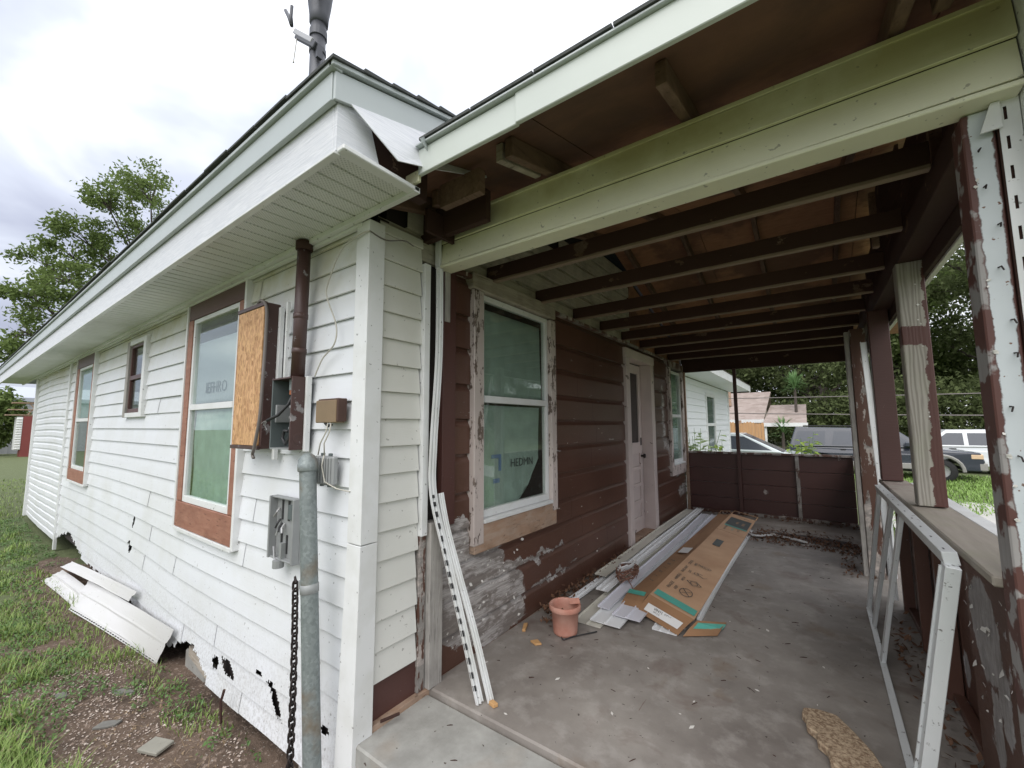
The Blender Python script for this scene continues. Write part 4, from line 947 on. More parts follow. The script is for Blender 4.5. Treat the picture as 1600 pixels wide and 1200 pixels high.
def smooth_pts(P, n=7):
    P = [Vector(p) for p in P]; out = []
    for i in range(len(P)-1):
        p0, p1, p2, p3 = P[max(i-1, 0)], P[i], P[i+1], P[min(i+2, len(P)-1)]
        for k in range(n):
            s = k/n; out.append(.5*((2*p1)+(-p0+p2)*s+(2*p0-5*p1+4*p2-p3)*s*s+(-p0+3*p1-3*p2+p3)*s**3))
    return out+[P[-1]]
bs = strip('bent_channel', smooth_pts([(.035, 1.672, 2.32), (.05, 1.660, 1.8), (.045, 1.632, 1.3), (.045, 1.635, 1.02), (.12, 1.675, .68), (.215, 1.70, .34), (.315, 1.715, .004)]), .040, 'white slotted vinyl channel hanging loose from the header and bending out to the floor', cat='trim strip', side_=Vector((.3, 1, 0)))
strip('bent_channel', smooth_pts([(.045, 1.69, 1.02), (.085, 1.70, .84), (.16, 1.72, .60), (.25, 1.745, .32), (.355, 1.755, .004)]), .034, 'shorter white vinyl channel leaning behind the long bent one', cat='trim strip', side_=Vector((.3, 1, 0)))
sl = MB(); PS = smooth_pts([(.045, 1.645, 1.02), (.12, 1.675, .68), (.215, 1.70, .34), (.315, 1.715, .004)], 6)
for i in range(len(PS)-2):
    a, b = PS[i], PS[i].lerp(PS[i+1], .45); d = (b-a).normalized(); 
    sl.beam(a+Vector((.012, -.020, .0)), b+Vector((.012, -.020, 0)), .006, .018, (1, 0, 0))
sl.build('nail_slots', M_cable, bs, kind='stuff')
# long siding strips stacked on the floor
def plank(x0, y0, x1, y1, w, z, label, m=M_house2, ribs=2, tilt=0, sag=.0, z1=None):
    pts = []; z1 = z if z1 is None else z1
    for i in range(13):
        s = i/12; pts.append((x0+(x1-x0)*s+.008*math.sin(s*6+x0*9), y0+(y1-y0)*s, z+(z1-z)*s+sag*math.sin(math.pi*s)))
    return strip('siding_plank', pts, w, label, m, 'siding plank', 'white siding planks piled on the porch floor', ribs=ribs, side_=Vector((1, 0, tilt)), th=.014)
M_pk1 = mat('clean_white_vinyl', flat((.76, .77, .78), .05, 3), rough=.35); M_pk2 = mat('ivory_vinyl', flat((.62, .60, .53), .1, 4), rough=.45); M_pk3 = mat('lilac_white_vinyl', flat((.66, .66, .72), .05, 3), rough=.35)
plank(.13, 3.60, .10, 7.1, .11, .05, 'ivory siding plank closest to the brown wall', M_pk2, 1)
plank(.12, 2.84, .17, 5.2, .07, .012, 'narrow white slotted plank whose end sits behind the terracotta pot', M_pk1, 2)
plank(.30, 3.25, .23, 7.2, .10, .065, 'bright white plank with a raised edge beside the ivory one', M_pk1, 2)
plank(.40, 2.78, .32, 7.0, .20, .004, 'wide ivory plank at the bottom of the pile', M_pk2, 2)
plank(.52, 2.82, .44, 7.0, .22, .022, 'wide white plank lying second from the cardboard box', M_pk1, 2)
plank(.43, 3.0, .36, 6.9, .09, .045, 'narrow lilac white plank on top of the pile', M_pk3, 1)
plank(.62, 2.95, .55, 6.95, .20, .040, 'wide lilac white plank partly under the cardboard box', M_pk3, 2)
plank(.86, 2.98, .80, 6.9, .16, .003, 'white plank sticking out from beneath the cardboard flaps', M_pk1, 3)
plank(1.02, 3.30, 1.02, 6.4, .035, .004, 'thin slotted white strip under the right edge of the cardboard box', M_pk1, 1)
strip('trim_offcut', smooth_pts([(1.0, 6.15, .01), (1.12, 6.05, .02), (1.30, 6.25, .015)]), .04, 'short white trim offcut poking out past the far end of the cardboard', cat='trim strip', ribs=1, side_=Vector((0, 1, 0)))
strip('trim_offcut', smooth_pts([(1.32, 6.22, .01), (1.5, 6.1, .02), (1.62, 6.05, .012)]), .05, 'crumpled white strip lying among the dry leaves near the end wall', cat='trim strip', ribs=1, side_=Vector((0, 1, 0)))
strip('far_trim', [(2.20, 4.50, .02), (2.20, 4.75, 1.0), (2.19, 5.02, 2.15)], .045, 'tall white trim strip leaning in the porch entrance gap', cat='trim strip', ribs=1, side_=Vector((1, 0, 0)))
# flattened cardboard carton
t = thing('cardboard_box', 'long flattened brown cardboard box with teal bands lying on the siding planks', 'cardboard box')
A = Vector((.69, 3.25, .125)); B = Vector((1.03, 3.12, .075)); Cc = Vector((1.04, 6.72, .07)); Dd = Vector((.72, 6.88, .10))
def cp(u, v, h=0):   # point on the top panel, u across 0..1, v along 0..1
    p = A.lerp(B, u).lerp(Dd.lerp(Cc, u), v); nrm = (B-A).cross(Dd-A).normalized(); return p+nrm*h+Vector((0, 0, .008*math.sin(v*9)*(.5-u)))
def quadgrid(n, k, P): 
    mb = MB(); mb.v = [tuple(P(i/n, j/k)) for i in range(n+1) for j in range(k+1)]
    mb.f = [(i*(k+1)+j, (i+1)*(k+1)+j, (i+1)*(k+1)+j+1, i*(k+1)+j+1) for i in range(n) for j in range(k)]; return mb
quadgrid(4, 30, lambda u, v: cp(u, v*.70)).build('top_panel', M_card, t, solid=.004)
quadgrid(4, 12, lambda u, v: cp(u, .703+v*.297)).build('top_panel', M_card, t, solid=.004)
L0 = Vector((.50, 3.36, .075)); L1 = Vector((.54, 6.95, .07))
quadgrid(3, 30, lambda u, v: A.lerp(Dd, v).lerp(L0.lerp(L1, v), u)+Vector((0, 0, -.004+.012*math.sin(v*11)*u*(1-u)*4))).build('left_panel', M_card2, t, solid=-.004)
def flap(a, b, c, d, m=M_card2): return quadgrid(3, 3, lambda u, v: Vector(a).lerp(Vector(b), u).lerp(Vector(d).lerp(Vector(c), u), v)+Vector((0, 0, .006*math.sin(v*3)))).build('flap', m, t, solid=.004)
f1 = flap(A, B, (.955, 2.985, .005), (.635, 3.13, .03)); f2 = flap((.49, 3.37, .075), A+Vector((-.01, 0, 0)), (.645, 3.155, .045), (.50, 3.16, .04))
f3 = flap((1.045, 3.13, .07), (1.19, 3.35, .012), (1.17, 3.13, .006), (.985, 2.99, .006))
def cq(m, nm, u0, u1, v0, v1, h=.0045):
    return quadgrid(2, 3, lambda u, v: cp(u0+(u1-u0)*u, v0+(v1-v0)*v, h)).build(nm, m, t)
cq(M_teal, 'teal_band', .05, .97, .012, .040); cq(M_dkprint, 'printed_panel', .12, .93, .80, .935); cq(MATS['teal_print'], 'teal_band', .12, .93, .783, .797); cq(M_dkprint, 'printed_badge', .28, .52, .50, .575)
UX = (B-A).normalized(); VY = (Dd-A).normalized()
def ct(s, size, u, v, m=M_dkprint, rot=True, h=.0052):
    p = cp(u, v, h+.004); return text('printed_text', s, size, m, t, p, VY if rot else UX, -UX if rot else VY, .0002)
for k, s in enumerate(('FRAGILE', 'HANDLE', 'THIS WAY', 'STACK')): ct(s, .040, .20, .09+.062*k); ct(('KEEP', 'WITH', 'LAY', 'MAX')[k], .035, .34, .09+.062*k)
ct('SIDING', .05, .72, .86, M_card); ct('VINYL', .05, .50, .86, M_card)
ct('SOFFIT PANEL', .035, .25, .745); ct('WHITE', .035, .5, .745, M_teal); ct('16 PCS', .035, .7, .745)
def ring(u, v, ru, rv, h=.0095, n=24, w=.006):
    mb = MB()
    for k in range(n):
        for rr_ in (1, 1-w/ru): mb.v.append(tuple(cp(u, v, h)+UX*ru*rr_*math.cos(2*math.pi*k/n)+VY*rv*rr_*math.sin(2*math.pi*k/n)))
    mb.f = [(2*k, 2*k+1, (2*k+3) % (2*n), (2*k+2) % (2*n)) for k in range(n)]; return mb
def bar(mb, u, v, a, b, w=.006, h=.0095):
    p = cp(u, v, h)+UX*a[0]+VY*a[1]; q = cp(u, v, h)+UX*b[0]+VY*b[1]; s = (q-p).cross(Vector((0, 0, 1))).normalized()*w/2
    return mb.add([p-s, p+s, q+s, q-s], [(0, 1, 2, 3)])
g = ring(.58, .09, .055, .075); bar(g, .58, .09, (-.04, -.05), (.04, .05)); bar(g, .58, .09, (-.04, .05), (.04, -.05)); g.build('printed_symbol', M_dkprint, t)
g = ring(.60, .155, .035, .03); bar(g, .60, .155, (-.065, 0), (0, .055)); bar(g, .60, .155, (0, .055), (.065, 0)); bar(g, .60, .155, (.065, 0), (0, -.055)); bar(g, .60, .155, (0, -.055), (-.065, 0)); g.build('printed_symbol', M_dkprint, t)
g = ring(.50, .215, .022, .025); bar(g, .56, .215, (-.01, 0), (.05, -.03)); bar(g, .56, .215, (.05, -.03), (.08, .01)); bar(g, .56, .215, (-.02, .03), (.03, .03)); g.build('printed_symbol', M_dkprint, t)
g = ring(.62, .28, .045, .03); h2 = ring(.62, .28, .025, .015); g.add(h2.v, h2.f); bar(g, .50, .28, (-.04, -.02), (.0, .02)); bar(g, .50, .28, (-.04, .02), (.0, -.02)); g.build('printed_symbol', M_dkprint, t)
g = ring(.70, .955, .03, .03); bar(g, .60, .955, (-.05, 0), (.05, .03)); g.build('printed_symbol', M_dkprint, t)
# flap prints
def fq(a, b, c, d, m, nm, u0, u1, v0, v1, h=.005):
    a, b, c, d = map(Vector, (a, b, c, d)); nrm = (b-a).cross(d-a).normalized(); nrm = nrm if nrm.z > 0 else -nrm
    return quadgrid(1, 1, lambda u, v: a.lerp(b, u0+(u1-u0)*u).lerp(d.lerp(c, u0+(u1-u0)*u), v0+(v1-v0)*v)+nrm*h).build(nm, m, t)
F1 = (A, B, (.955, 2.985, .005), (.635, 3.13, .03)); fq(*F1, M_label, 'shipping_label', .12, .93, .42, .80, .016)
fo = Vector(F1[0]).lerp(Vector(F1[1]), .55).lerp(Vector(F1[3]).lerp(Vector(F1[2]), .55), .55); fn = (Vector(F1[1])-Vector(F1[0])).cross(Vector(F1[3])-Vector(F1[0])).normalized(); fn = fn if fn.z > 0 else -fn
fx = (Vector(F1[1])-Vector(F1[0])).normalized(); fy = fn.cross(fx)
text('printed_text', 'VINYL SIDING', .028, M_ink, t, fo+fn*.018, fx, fy, .0002); text('printed_text', 'W7 COLOR WHITE 55', .016, M_ink, t, fo+fn*.018-fy*.022, fx, fy, .0002)
fq((1.045, 3.13, .07), (1.19, 3.35, .012), (1.17, 3.13, .006), (.985, 2.99, .006), M_teal, 'teal_band', .04, .96, .10, .48, .014)
fq((.49, 3.37, .075), A+Vector((-.01, 0, 0)), (.645, 3.155, .045), (.50, 3.16, .04), M_teal, 'teal_band', .05, .95, .02, .30, .014)
quadgrid(1, 1, lambda u, v: A.lerp(Dd, .34+.06*v).lerp(L0.lerp(L1, .34+.06*v), .15+.6*u)+Vector((0, 0, .008))).build('paper_sticker', M_label, t)
for k in range(6):
    p = A.lerp(Dd, .08+.035*k).lerp(L0.lerp(L1, .08+.035*k), .5)+Vector((0, 0, .010)); text('printed_text', 'SIDING'[k], .05, M_dkprint, t, p, VY, -UX, .0002)
# end loop (folded open end)
MB().tube([Dd+Vector((0, 0, .0)), Dd+Vector((.03, .13, .02)), Cc+Vector((.02, .12, .02)), Cc], .006, 6).build('open_end_rim', M_card, t)
MB().tube([L1, L1+Vector((.02, .12, .02)), Dd+Vector((-.04, .12, .01)), Dd], .005, 6).build('open_end_rim', M_card, t)
# terracotta pot
t = thing('flower_pot', 'terracotta plastic flower pot standing empty beside the siding planks', 'flower pot')
c = (.325, 2.60, .002)
MB().lathe([(.0, 0), (.072, 0), (.080, .006), (.081, .02), (.092, .150), (.103, .153), (.107, .158), (.107, .184), (.101, .190), (.094, .185), (.088, .15), (.078, .04), (0, .035)], c, 32).build('pot_body', M_terra, t, smooth=True)
pp = MB()
for k in range(22):
    a = rr.uniform(0, 6.28); r0 = rr.uniform(0, .06); x, y, z = c[0]+r0*math.cos(a), c[1]+r0*math.sin(a), .045+rr.uniform(0, .06); pp.add([(x, y, z), (x+.03, y+rr.uniform(-.02, .02), z+.02), (x+.02, y+.02, z+.045), (x-.01, y+.02, z+.02)], [(0, 1, 2, 3)])
pp.build('dead_leaves', M_leafdry, t)
MB().add([(c[0]+.02, c[1]+.03, .180), (c[0]+.09, c[1]+.05, .195), (c[0]+.07, c[1]+.07, .22), (c[0]+.0, c[1]+.06, .205)], [(0, 1, 2, 3)]).build('broken_rim_piece', M_terra, t, solid=.004)
# wad of dead vine and wire on the planks
w = MB(); r = random.Random(2)
for k in range(26):
    a = r.uniform(0, 6.28); P = []
    for q in range(7): P.append((.36+.09*math.cos(a+q*.8)*r.uniform(.4, 1)+.02, 3.62+.20*math.sin(a+q*.8)*r.uniform(.4, 1), .085+r.uniform(0, .085)))
    w.tube(smooth_pts(P, 3), .0028, 4, False)
w.tube(smooth_pts([(.42, 3.5, .11), (.50, 3.40, .09), (.56, 3.28, .06)]), .004, 5)
w.build('dead_vine_bundle', mat('dry_red_brown_vine', flat((.20, .10, .07), .4, 30), rough=.8), None, 'tangled bundle of dry vine lying across the siding planks', 'vine bundle')
w = MB()
for k in range(5):
    P = [(.35+.05*math.cos(k+q*.9), 3.68+.12*math.sin(k*1.3+q*.9), .12+.012*q) for q in range(6)]; w.tube(smooth_pts(P, 3), .007, 5)
w.build('plastic_ties', mat('clear_white_plastic', flat((.6, .6, .6)), rough=.3), None, 'curled white plastic straps tangled in the dry vine', 'plastic strap')
cable('twig_cord', [(.22, 2.70, .02), (.28, 2.62, .008), (.36, 2.50, .008), (.40, 2.56, .012), (.50, 2.72, .01)], .004, M_cable, 'thin dark cord curling on the floor in front of the flower pot')
# aluminium screen frame
t = thing('screen_frame', 'white aluminium screen frame leaning against the right half wall', 'screen frame')
def abar(a, b, nm, w=.035, h=.022):
    MB().beam(a, b, w, h, (1, 0, .15)).build(nm, M_alu, t, bevel=.002); 
TA, TB = Vector((2.115, 2.03, .945)), Vector((2.115, 3.93, .945)); BA, BB = Vector((2.0, 2.17, .02)), Vector((2.02, 4.18, .02))
abar(TA, TB, 'top_rail', .045, .04); abar(BA, BB, 'bottom_rail', .035, .03)
abar(TA+Vector((0, .0, -.02)), BA+Vector((0, 0, .015)), 'stile', .05, .04); abar(TB+Vector((0, 0, -.02)), BB+Vector((0, 0, .015)), 'stile', .035, .025)
abar((2.115, 3.36, .925), (2.02, 3.84, .035), 'mullion', .035, .02); abar((2.115, 3.02, .925), (2.01, 3.30, .035), 'mullion', .04, .02)
MB().beam(TA+Vector((-.022, .02, -.03)), BA+Vector((-.022, .02, .02)), .008, .012, (1, 0, .15)).build('glazing_bead', M_alu, t)
hm = MB()
for k in range(10): 
    p = TA.lerp(TB, .02+k*.1); hm.beam(p+Vector((-.006, 0, .0205)), p+Vector((-.006, .022, .0205)), .008, .003)
for k in range(2): p = TA.lerp(BA, .04+.05*k); hm.beam(p+Vector((-.005, -.026, 0)), p+Vector((.004, -.026, 0)), .003, .012)
hm.build('screw_holes', M_cable, t)
# tan stone slab
sv = [(1.645, 2.56), (1.70, 2.585), (1.775, 2.585), (1.83, 2.50), (1.885, 2.40), (1.93, 2.25), (1.96, 2.10), (1.88, 2.05), (1.80, 2.12), (1.775, 2.20), (1.74, 2.235), (1.735, 2.30), (1.70, 2.33), (1.695, 2.39), (1.66, 2.42), (1.655, 2.48), (1.64, 2.51)]
sl = MB().prism([(x, y, .003) for x, y in sv], (0, 0, .035)).build('stone_slab', M_stone, None, 'broken tan stone slab lying on the porch floor near the aluminium frame', 'stone slab', bevel=.005)
# scraps
def scrap(name, pts, h, m, label, cat, group=None): return MB().prism([(x, y, .002) for x, y in pts], (0, 0, h)).build(name, m, None, label, cat, group, bevel=.002)
scrap('wood_scrap', [(.04, 2.52), (.08, 2.44), (.10, 2.45), (.06, 2.54)], .018, M_orange, 'small orange wood scrap against the wall left of the flower pot', 'wood scrap')
scrap('wood_scrap', [(.20, 2.36), (.25, 2.34), (.28, 2.37), (.23, 2.40)], .012, M_orange, 'curled orange leaf of wood lying in the open floor left of the pot', 'wood scrap')
scrap('wood_scrap', [(.36, 1.735), (.40, 1.725), (.41, 1.75), (.37, 1.76)], .018, M_orange, 'orange wood bit at the foot of the bent white channel', 'wood scrap')
scrap('dark_stick', [(.30, 1.79), (.37, 1.75), (.375, 1.757), (.305, 1.80)], .01, M_cable, 'short dark stick at the foot of the bent channel', 'stick')
scrap('dark_stick', [(.02, 1.34), (.05, 1.43), (.06, 1.425), (.03, 1.335)], .012, M_bdark, 'dark splinter on the pale step below the brown board', 'stick')
ch = MB(); r = random.Random(9)
for k in range(34):
    x, y = r.uniform(.08, 2.0), r.uniform(1.7, 5.5); s = r.uniform(.003, .009)*(1 if k > 12 else 1.8); a = r.uniform(0, 3)
    ch.prism([(x+s*math.cos(a+q*1.57)*(1.6 if q % 2 else .7), y+s*math.sin(a+q*1.57)*(1.6 if q % 2 else .7), .0015) for q in range(4)], (0, 0, .002))
ch.build('paint_chips', M_chip, None, 'tiny pale paint chips scattered over the porch floor', 'paint chips', kind='stuff')
ch = MB()
for k in range(130):
    x, y = r.uniform(.08, 2.0), r.uniform(1.3, 6.5); s = r.uniform(.006, .022); a = r.uniform(0, 3); zf = .0015 if y > 1.66 else -.0285
    ch.prism([(x+s*math.cos(a), y+s*math.sin(a), zf), (x+.003, y+.003, zf), (x-s*math.cos(a+.4), y-s*math.sin(a+.4), zf)], (0, 0, .003))
ch.build('dark_twigs', M_bdark, None, 'small dark twigs and crumbs scattered over the porch floor', 'twigs', kind='stuff')
def litter(name, regions, m, label, size=.022, kind='stuff', cat='leaf litter', zf=.004):
    pts = []
    for (x0, x1, y0, y1, n, hh) in regions:
        p = np.column_stack([rng.uniform(x0, x1, n), rng.uniform(y0, y1, n), zf+np.abs(rng.normal(0, hh, n))]); pts.append(p)
    v, f = leaves(np.vstack(pts), size, 1.2); v[:, 2] = np.maximum(v[:, 2], zf-.002)
    return npmesh(name, v, f, m, label=label, cat=cat, kind=kind)
litter('dry_leaves', [(.01, .12, 2.75, 4.6, 500, .03), (.0, .10, 4.9, 5.6, 120, .02), (1.0, 2.1, 5.8, 6.3, 500, .012), (1.1, 1.5, 6.0, 6.5, 260, .03), (1.5, 2.1, 6.1, 6.7, 160, .01), (1.9, 2.15, 5.0, 6.2, 160, .012), (.05, 2.2, 7.2, 7.38, 160, .01), (2.1, 2.25, 2.2, 4.2, 160, .02), (.1, .3, 2.6, 2.8, 30, .01)], M_leafdry, 'dry brown leaves drifted along the wall foot and the far end of the porch')
wetm = mat('dark_wet_stain', flat((.035, .03, .028), .3), rough=.3)
d_ = MB(); sp = [(1.25, 6.42), (1.6, 6.50), (2.0, 6.42), (2.1, 6.2), (1.9, 6.05), (1.55, 6.2)]
d_.prism([(x, y, .001) for x, y in sp], (0, 0, .003)).build('wet_debris_patch', wetm, None, 'dark damp patch of rotted leaves near the end wall', 'debris', kind='stuff')

# ================================================================ THINGS ON THE GROUND BY THE SIDE WALL
def sheet(name, P, w, label, m, group, courses=2, rag=.0, slots=False):
    """fallen siding: P(u along, v across) -> point"""
    mb = MB(); n, per = 40, 6; rows = []
    for c_ in range(courses):
        for k in range(per+1):
            t_ = k/per; rows.append(((c_+t_)/courses, (.014*(1-t_)) if k else .018))
    for i in range(n+1):
        for v, o in rows:
            u = i/n
            if rag and i in (0, n): u += rag*ragged(v*3, i+1, 3)
            p = Vector(P(u, v)); mb.v.append((p.x, p.y, p.z+o+.006*mnoise.noise((u*4, v*3, 7))))
    K = len(rows); mb.f = [(i*K+k, (i+1)*K+k, (i+1)*K+k+1, i*K+k+1) for i in range(n) for k in range(K-1)]
    o = mb.build(name, m, None, label, 'fallen siding', group, solid=.0025)
    if slots:
        s_ = MB()
        for k in range(34):
            a, b = Vector(P(.02+.0285*k, -.05)), Vector(P(.036+.0285*k, -.05)); s_.beam(a+Vector((0, 0, .014)), b+Vector((0, 0, .014)), .010, .003)
        hem = MB(); hem.v = [tuple(Vector(P(i/20, v))+Vector((0, 0, .010))) for i in range(21) for v in (-.09, 0.02)]; hem.f = [(2*i, 2*i+2, 2*i+3, 2*i+1) for i in range(20)]
        hem.build('nailing_hem', m, o, solid=.002); s_.build('nail_slots', M_cable, o, kind='stuff')
    return o
M_fall = mat('dirty_fallen_vinyl', vinyl(False, (.64, .635, .63), splash=0), rough=.45)
GS = 'torn siding sheets fallen on the grass by the side wall'
def bil(a, b, c, d): # a(u0v0) b(u1v0) c(u1v1) d(u0v1)
    a, b, c, d = map(Vector, (a, b, c, d)); return lambda u, v: tuple(a.lerp(b, u).lerp(d.lerp(c, u), v)+Vector((0, 0, .008*math.sin(u*math.pi))))
sheet('siding_sheet', bil((-4.64, .97, -.48), (-2.53, 1.165, -.45), (-2.30, 1.188, -.15), (-5.15, 1.18, -.37)), .3, 'long torn white siding sheet leaning on the wall foot with its slotted edge down', M_fall, GS, 2, .015, True)
sheet('siding_sheet', bil((-6.15, .92, -.52), (-4.70, .99, -.50), (-4.9, 1.15, -.41), (-6.3, 1.12, -.46)), .3, 'shorter siding sheet lying farther along, half in the grass', M_fall, GS, 2, .04)
sheet('siding_sheet', bil((-6.35, 1.10, -.44), (-3.45, 1.165, -.22), (-3.35, 1.192, -.10), (-6.25, 1.19, -.36)), .3, 'narrow siding sheet tucked behind the long one against the foot of the wall', M_fall, GS, 1, .03)
MB().box(-2.35, -1.95, 1.29, 1.48, -.50, -.34).build('concrete_block', M_conc2, None, 'grey concrete block showing in the gap under the torn siding', 'concrete block', bevel=.01)
MB().add([(-2.25, 1.28, -.36), (-1.75, 1.26, -.40), (-1.75, 1.32, -.40), (-2.25, 1.34, -.36), (-2.25, 1.28, -.29), (-1.75, 1.26, -.33), (-1.75, 1.32, -.33), (-2.25, 1.34, -.29)], [(0, 3, 2, 1), (4, 5, 6, 7), (0, 1, 5, 4), (1, 2, 6, 5), (2, 3, 7, 6), (3, 0, 4, 7)]).build('broken_timber', M_gwoodX, None, 'broken timber end lying in the hole under the wall', 'timber')
MB().box(-.62, -.50, 1.30, 1.42, -.52, -.28).build('wooden_pier', M_gwoodV, None, 'short grey wooden pier under the house near the corner', 'pier', bevel=.004)
tl = MB().box(-.075, .075, -.05, .05, 0, .02).build('tile', M_stone if False else mat('grey_tile', flat((.27, .26, .22), .12, 20), rough=.85), None, 'square grey tile lying loose on the bare dirt', 'tile', bevel=.004)
tl.location = (-1.43, .89, gz(-1.43, .89)+.014); tl.rotation_euler = (.05, -.04, .35)
for i, (x, y, r_, pts, lb) in enumerate(((-2.3, .92, .4, [(-.08, -.02), (.0, -.03), (.06, -.01), (.09, .015), (.03, .03), (-.05, .02)], 'flat grey stone half buried near the weeds nearest the wall'), (-1.95, .78, 1.0, [(-.07, -.02), (.0, -.035), (.05, -.03), (.07, .01), (.0, .03), (-.04, .035)], 'blue grey slate piece beside the gravel patch'), (-2.6, .66, .2, [(-.05, -.02), (.0, -.03), (.04, -.02), (.05, .01), (-.01, .03), (-.03, .02)], 'small grey slate piece left of the gravel'))):
    z = gz(x, y)+.001; c_, s_ = math.cos(r_), math.sin(r_)
    MB().prism([(x+a*c_-b*s_, y+a*s_+b*c_, z) for a, b in pts], (0, 0, .014)).build('flat_stone', mat('slate_stone_%d' % i, flat((.17, .165, .15), .3, 20), rough=.9), None, lb, 'stone', bevel=.003)
MB().tube([(-1.30, 1.17, -.42), (-1.31, 1.165, -.30), (-1.28, 1.17, -.22)], .008, 6).build('stake', M_bdark, None, 'small dark stake standing at the foot of the siding', 'stake')
# ground cover
def zg(x, y): return np.array([gz(a, b) for a, b in zip(x, y)])
def fbm(x, y, s, o=0): return np.array([mnoise.noise((a*s+o, b*s, o))+.5*mnoise.noise((a*s*2.3, b*s*2.3, o+4)) for a, b in zip(x, y)])
def blades(name, x, y, h, wd, m, label, lean=.5, **k):
    n = len(x); z = zg(x, y); h = h*rng.uniform(.5, 1.25, n); a = rng.uniform(0, 6.283, n); l = lean*h*rng.uniform(.3, 1.3, n)
    dx, dy = np.cos(a)*l, np.sin(a)*l; px, py = -np.sin(a)*wd, np.cos(a)*wd
    base = np.stack([x, y, z-.01], 1)
    v = np.stack([base+np.stack([px, py, 0*x], 1), base-np.stack([px, py, 0*x], 1),
                  base+np.stack([dx*.35-px*.8, dy*.35-py*.8, h*.6], 1), base+np.stack([dx*.35+px*.8, dy*.35+py*.8, h*.6], 1),
                  base+np.stack([dx, dy, h], 1)], 1).reshape(-1, 3)
    i = np.arange(n)*5; f1 = np.stack([i, i+1, i+2, i+3], 1)
    v2 = v; f2 = np.stack([i+3, i+2, i+4, i+4], 1)
    tri = np.vstack([np.stack([i, i+1, i+2], 1), np.stack([i, i+2, i+3], 1), np.stack([i+3, i+2, i+4], 1)])
    return npmesh(name, v, tri, m, label=label, kind='stuff', cat='grass')
def dirt(x, y):
    """1 on bare soil"""
    n = fbm(x, y, .9, 2)
    d = np.maximum(1-np.hypot((x+1.7)/1.6, (y-.72)/.42), 1-np.hypot((x+.5)/1.3, (y-.8)/.7))
    d = np.maximum(d, 1-np.hypot((x+7.5)/4, (y-1.15)/.16))
    return d*1.4+n*.45
N = 170000; u = rng.uniform(0, 1, N)**1.6; x = -.4-u*22; y = rng.uniform(-2.2, 1.25, N)+(-u*3)*rng.uniform(0, 1, N)
far = rng.uniform(0, 1, N) < .25; y = np.where(far & (x < -12), rng.uniform(-3, 6, N), y)
cl = fbm(x, y, 2.2, 9); dd = dirt(x, y); k = (dd < .22+rng.uniform(-.15, .15, N)) & (cl > -.35); tuft = (cl > .45)
h = np.where(cl > .35, .10, .045)*np.where(x < -8, 1.3, 1); sel = k
blades('grass', x[sel], y[sel], h[sel], np.where(x[sel] < -6, .006, .0035), M_grass, 'unmown green grass growing left of the side wall', .7)
N = 16000; x = rng.uniform(-4.6, -.9, N); y = rng.uniform(-.4, .62, N)
cl = fbm(x, y, 1.8, 21); sel = (cl > .22) & (y < .72-.16*(x+3)**2*.3)
blades('tall_grass', x[sel], y[sel], .12, .0032, M_grass, 'longer grass clumps at the bottom left of the yard', .9)
N = 60000; x = rng.uniform(-12, -.45, N); y = rng.uniform(-1.0, 1.2, N); c2 = fbm(x, y, 2.6, 33); dd = dirt(x, y)
sel = ((c2 > -.05) & (dd < .62)) | ((np.abs(y-1.12) < .12) & (c2 > -.05) & (x < -.9)); sel &= ~((x > -6.7) & (x < -2.4) & (y > .88)); x, y = x[sel], y[sel]
v, f = leaves(np.column_stack([x, y, zg(x, y)+rng.uniform(.005, .06, len(x))]), .014, 1.5); npmesh('clover', v, f, M_weed, label='low leafy weeds and clover spreading over the dirt', kind='stuff', cat='weeds')
N = 3000; x = rng.uniform(-5, -.4, N); y = rng.uniform(-.2, 1.2, N); sel = (fbm(x, y, 2.4, 71) > .0) & (dirt(x, y) > -.2); x, y = x[sel], y[sel]
v, f = leaves(np.column_stack([x, y, zg(x, y)+rng.uniform(.002, .012, len(x))]), .011, 2.5); npmesh('dead_leaf_litter', v, f, mat('dead_leaf_tan', lambda t: t.mix(t.noise(t.pos(), 40, 2), (.08, .045, .025), (.42, .31, .19)), rough=.8), label='small dead leaves and straw lying on the bare dirt', kind='stuff', cat='leaf litter')
N = 700; x = rng.uniform(-4.6, -.5, N); y = rng.uniform(-.1, 1.15, N); sel = dirt(x, y) > -.1; blades('dead_straw', x[sel], y[sel], .05, .0016, MATS['dead_leaf_tan'], 'thin dead straw lying on the dirt', 3.0)
# pebbles
N = 9000; x = rng.uniform(-4.5, .0, N); y = rng.uniform(-.2, 1.2, N); cl = fbm(x, y, 2.0, 55)+1.2*np.exp(-((x+1.55)/.35)**2-((y-.72)/.16)**2)+.9*np.exp(-((x+2.5)/.5)**2-((y-.72)/.15)**2); s = (cl > .12) & (dirt(x, y) > -.1); x, y = x[s], y[s]
oct_v = np.array([(1, 0, 0), (0, 1, 0), (-1, 0, 0), (0, -1, 0), (0, 0, .6), (0, 0, -.5)]); oct_f = np.array([(0, 1, 4), (1, 2, 4), (2, 3, 4), (3, 0, 4), (1, 0, 5), (2, 1, 5), (3, 2, 5), (0, 3, 5)])
a = rng.uniform(0, 6.28, len(x)); sz = rng.uniform(.002, .009, len(x))*(1+.6*(rng.uniform(0, 1, len(x)) > .92)); q = oct_v[None]*sz[:, None, None]*rng.uniform(.6, 1.3, (len(x), 1, 3))
qx = q[:, :, 0]*np.cos(a)[:, None]-q[:, :, 1]*np.sin(a)[:, None]; qy = q[:, :, 0]*np.sin(a)[:, None]+q[:, :, 1]*np.cos(a)[:, None]
v = np.stack([qx+x[:, None], qy+y[:, None], q[:, :, 2]+(zg(x, y)+.004)[:, None]], 2).reshape(-1, 3); f = (oct_f[None]+6*np.arange(len(x))[:, None, None]).reshape(-1, 3)
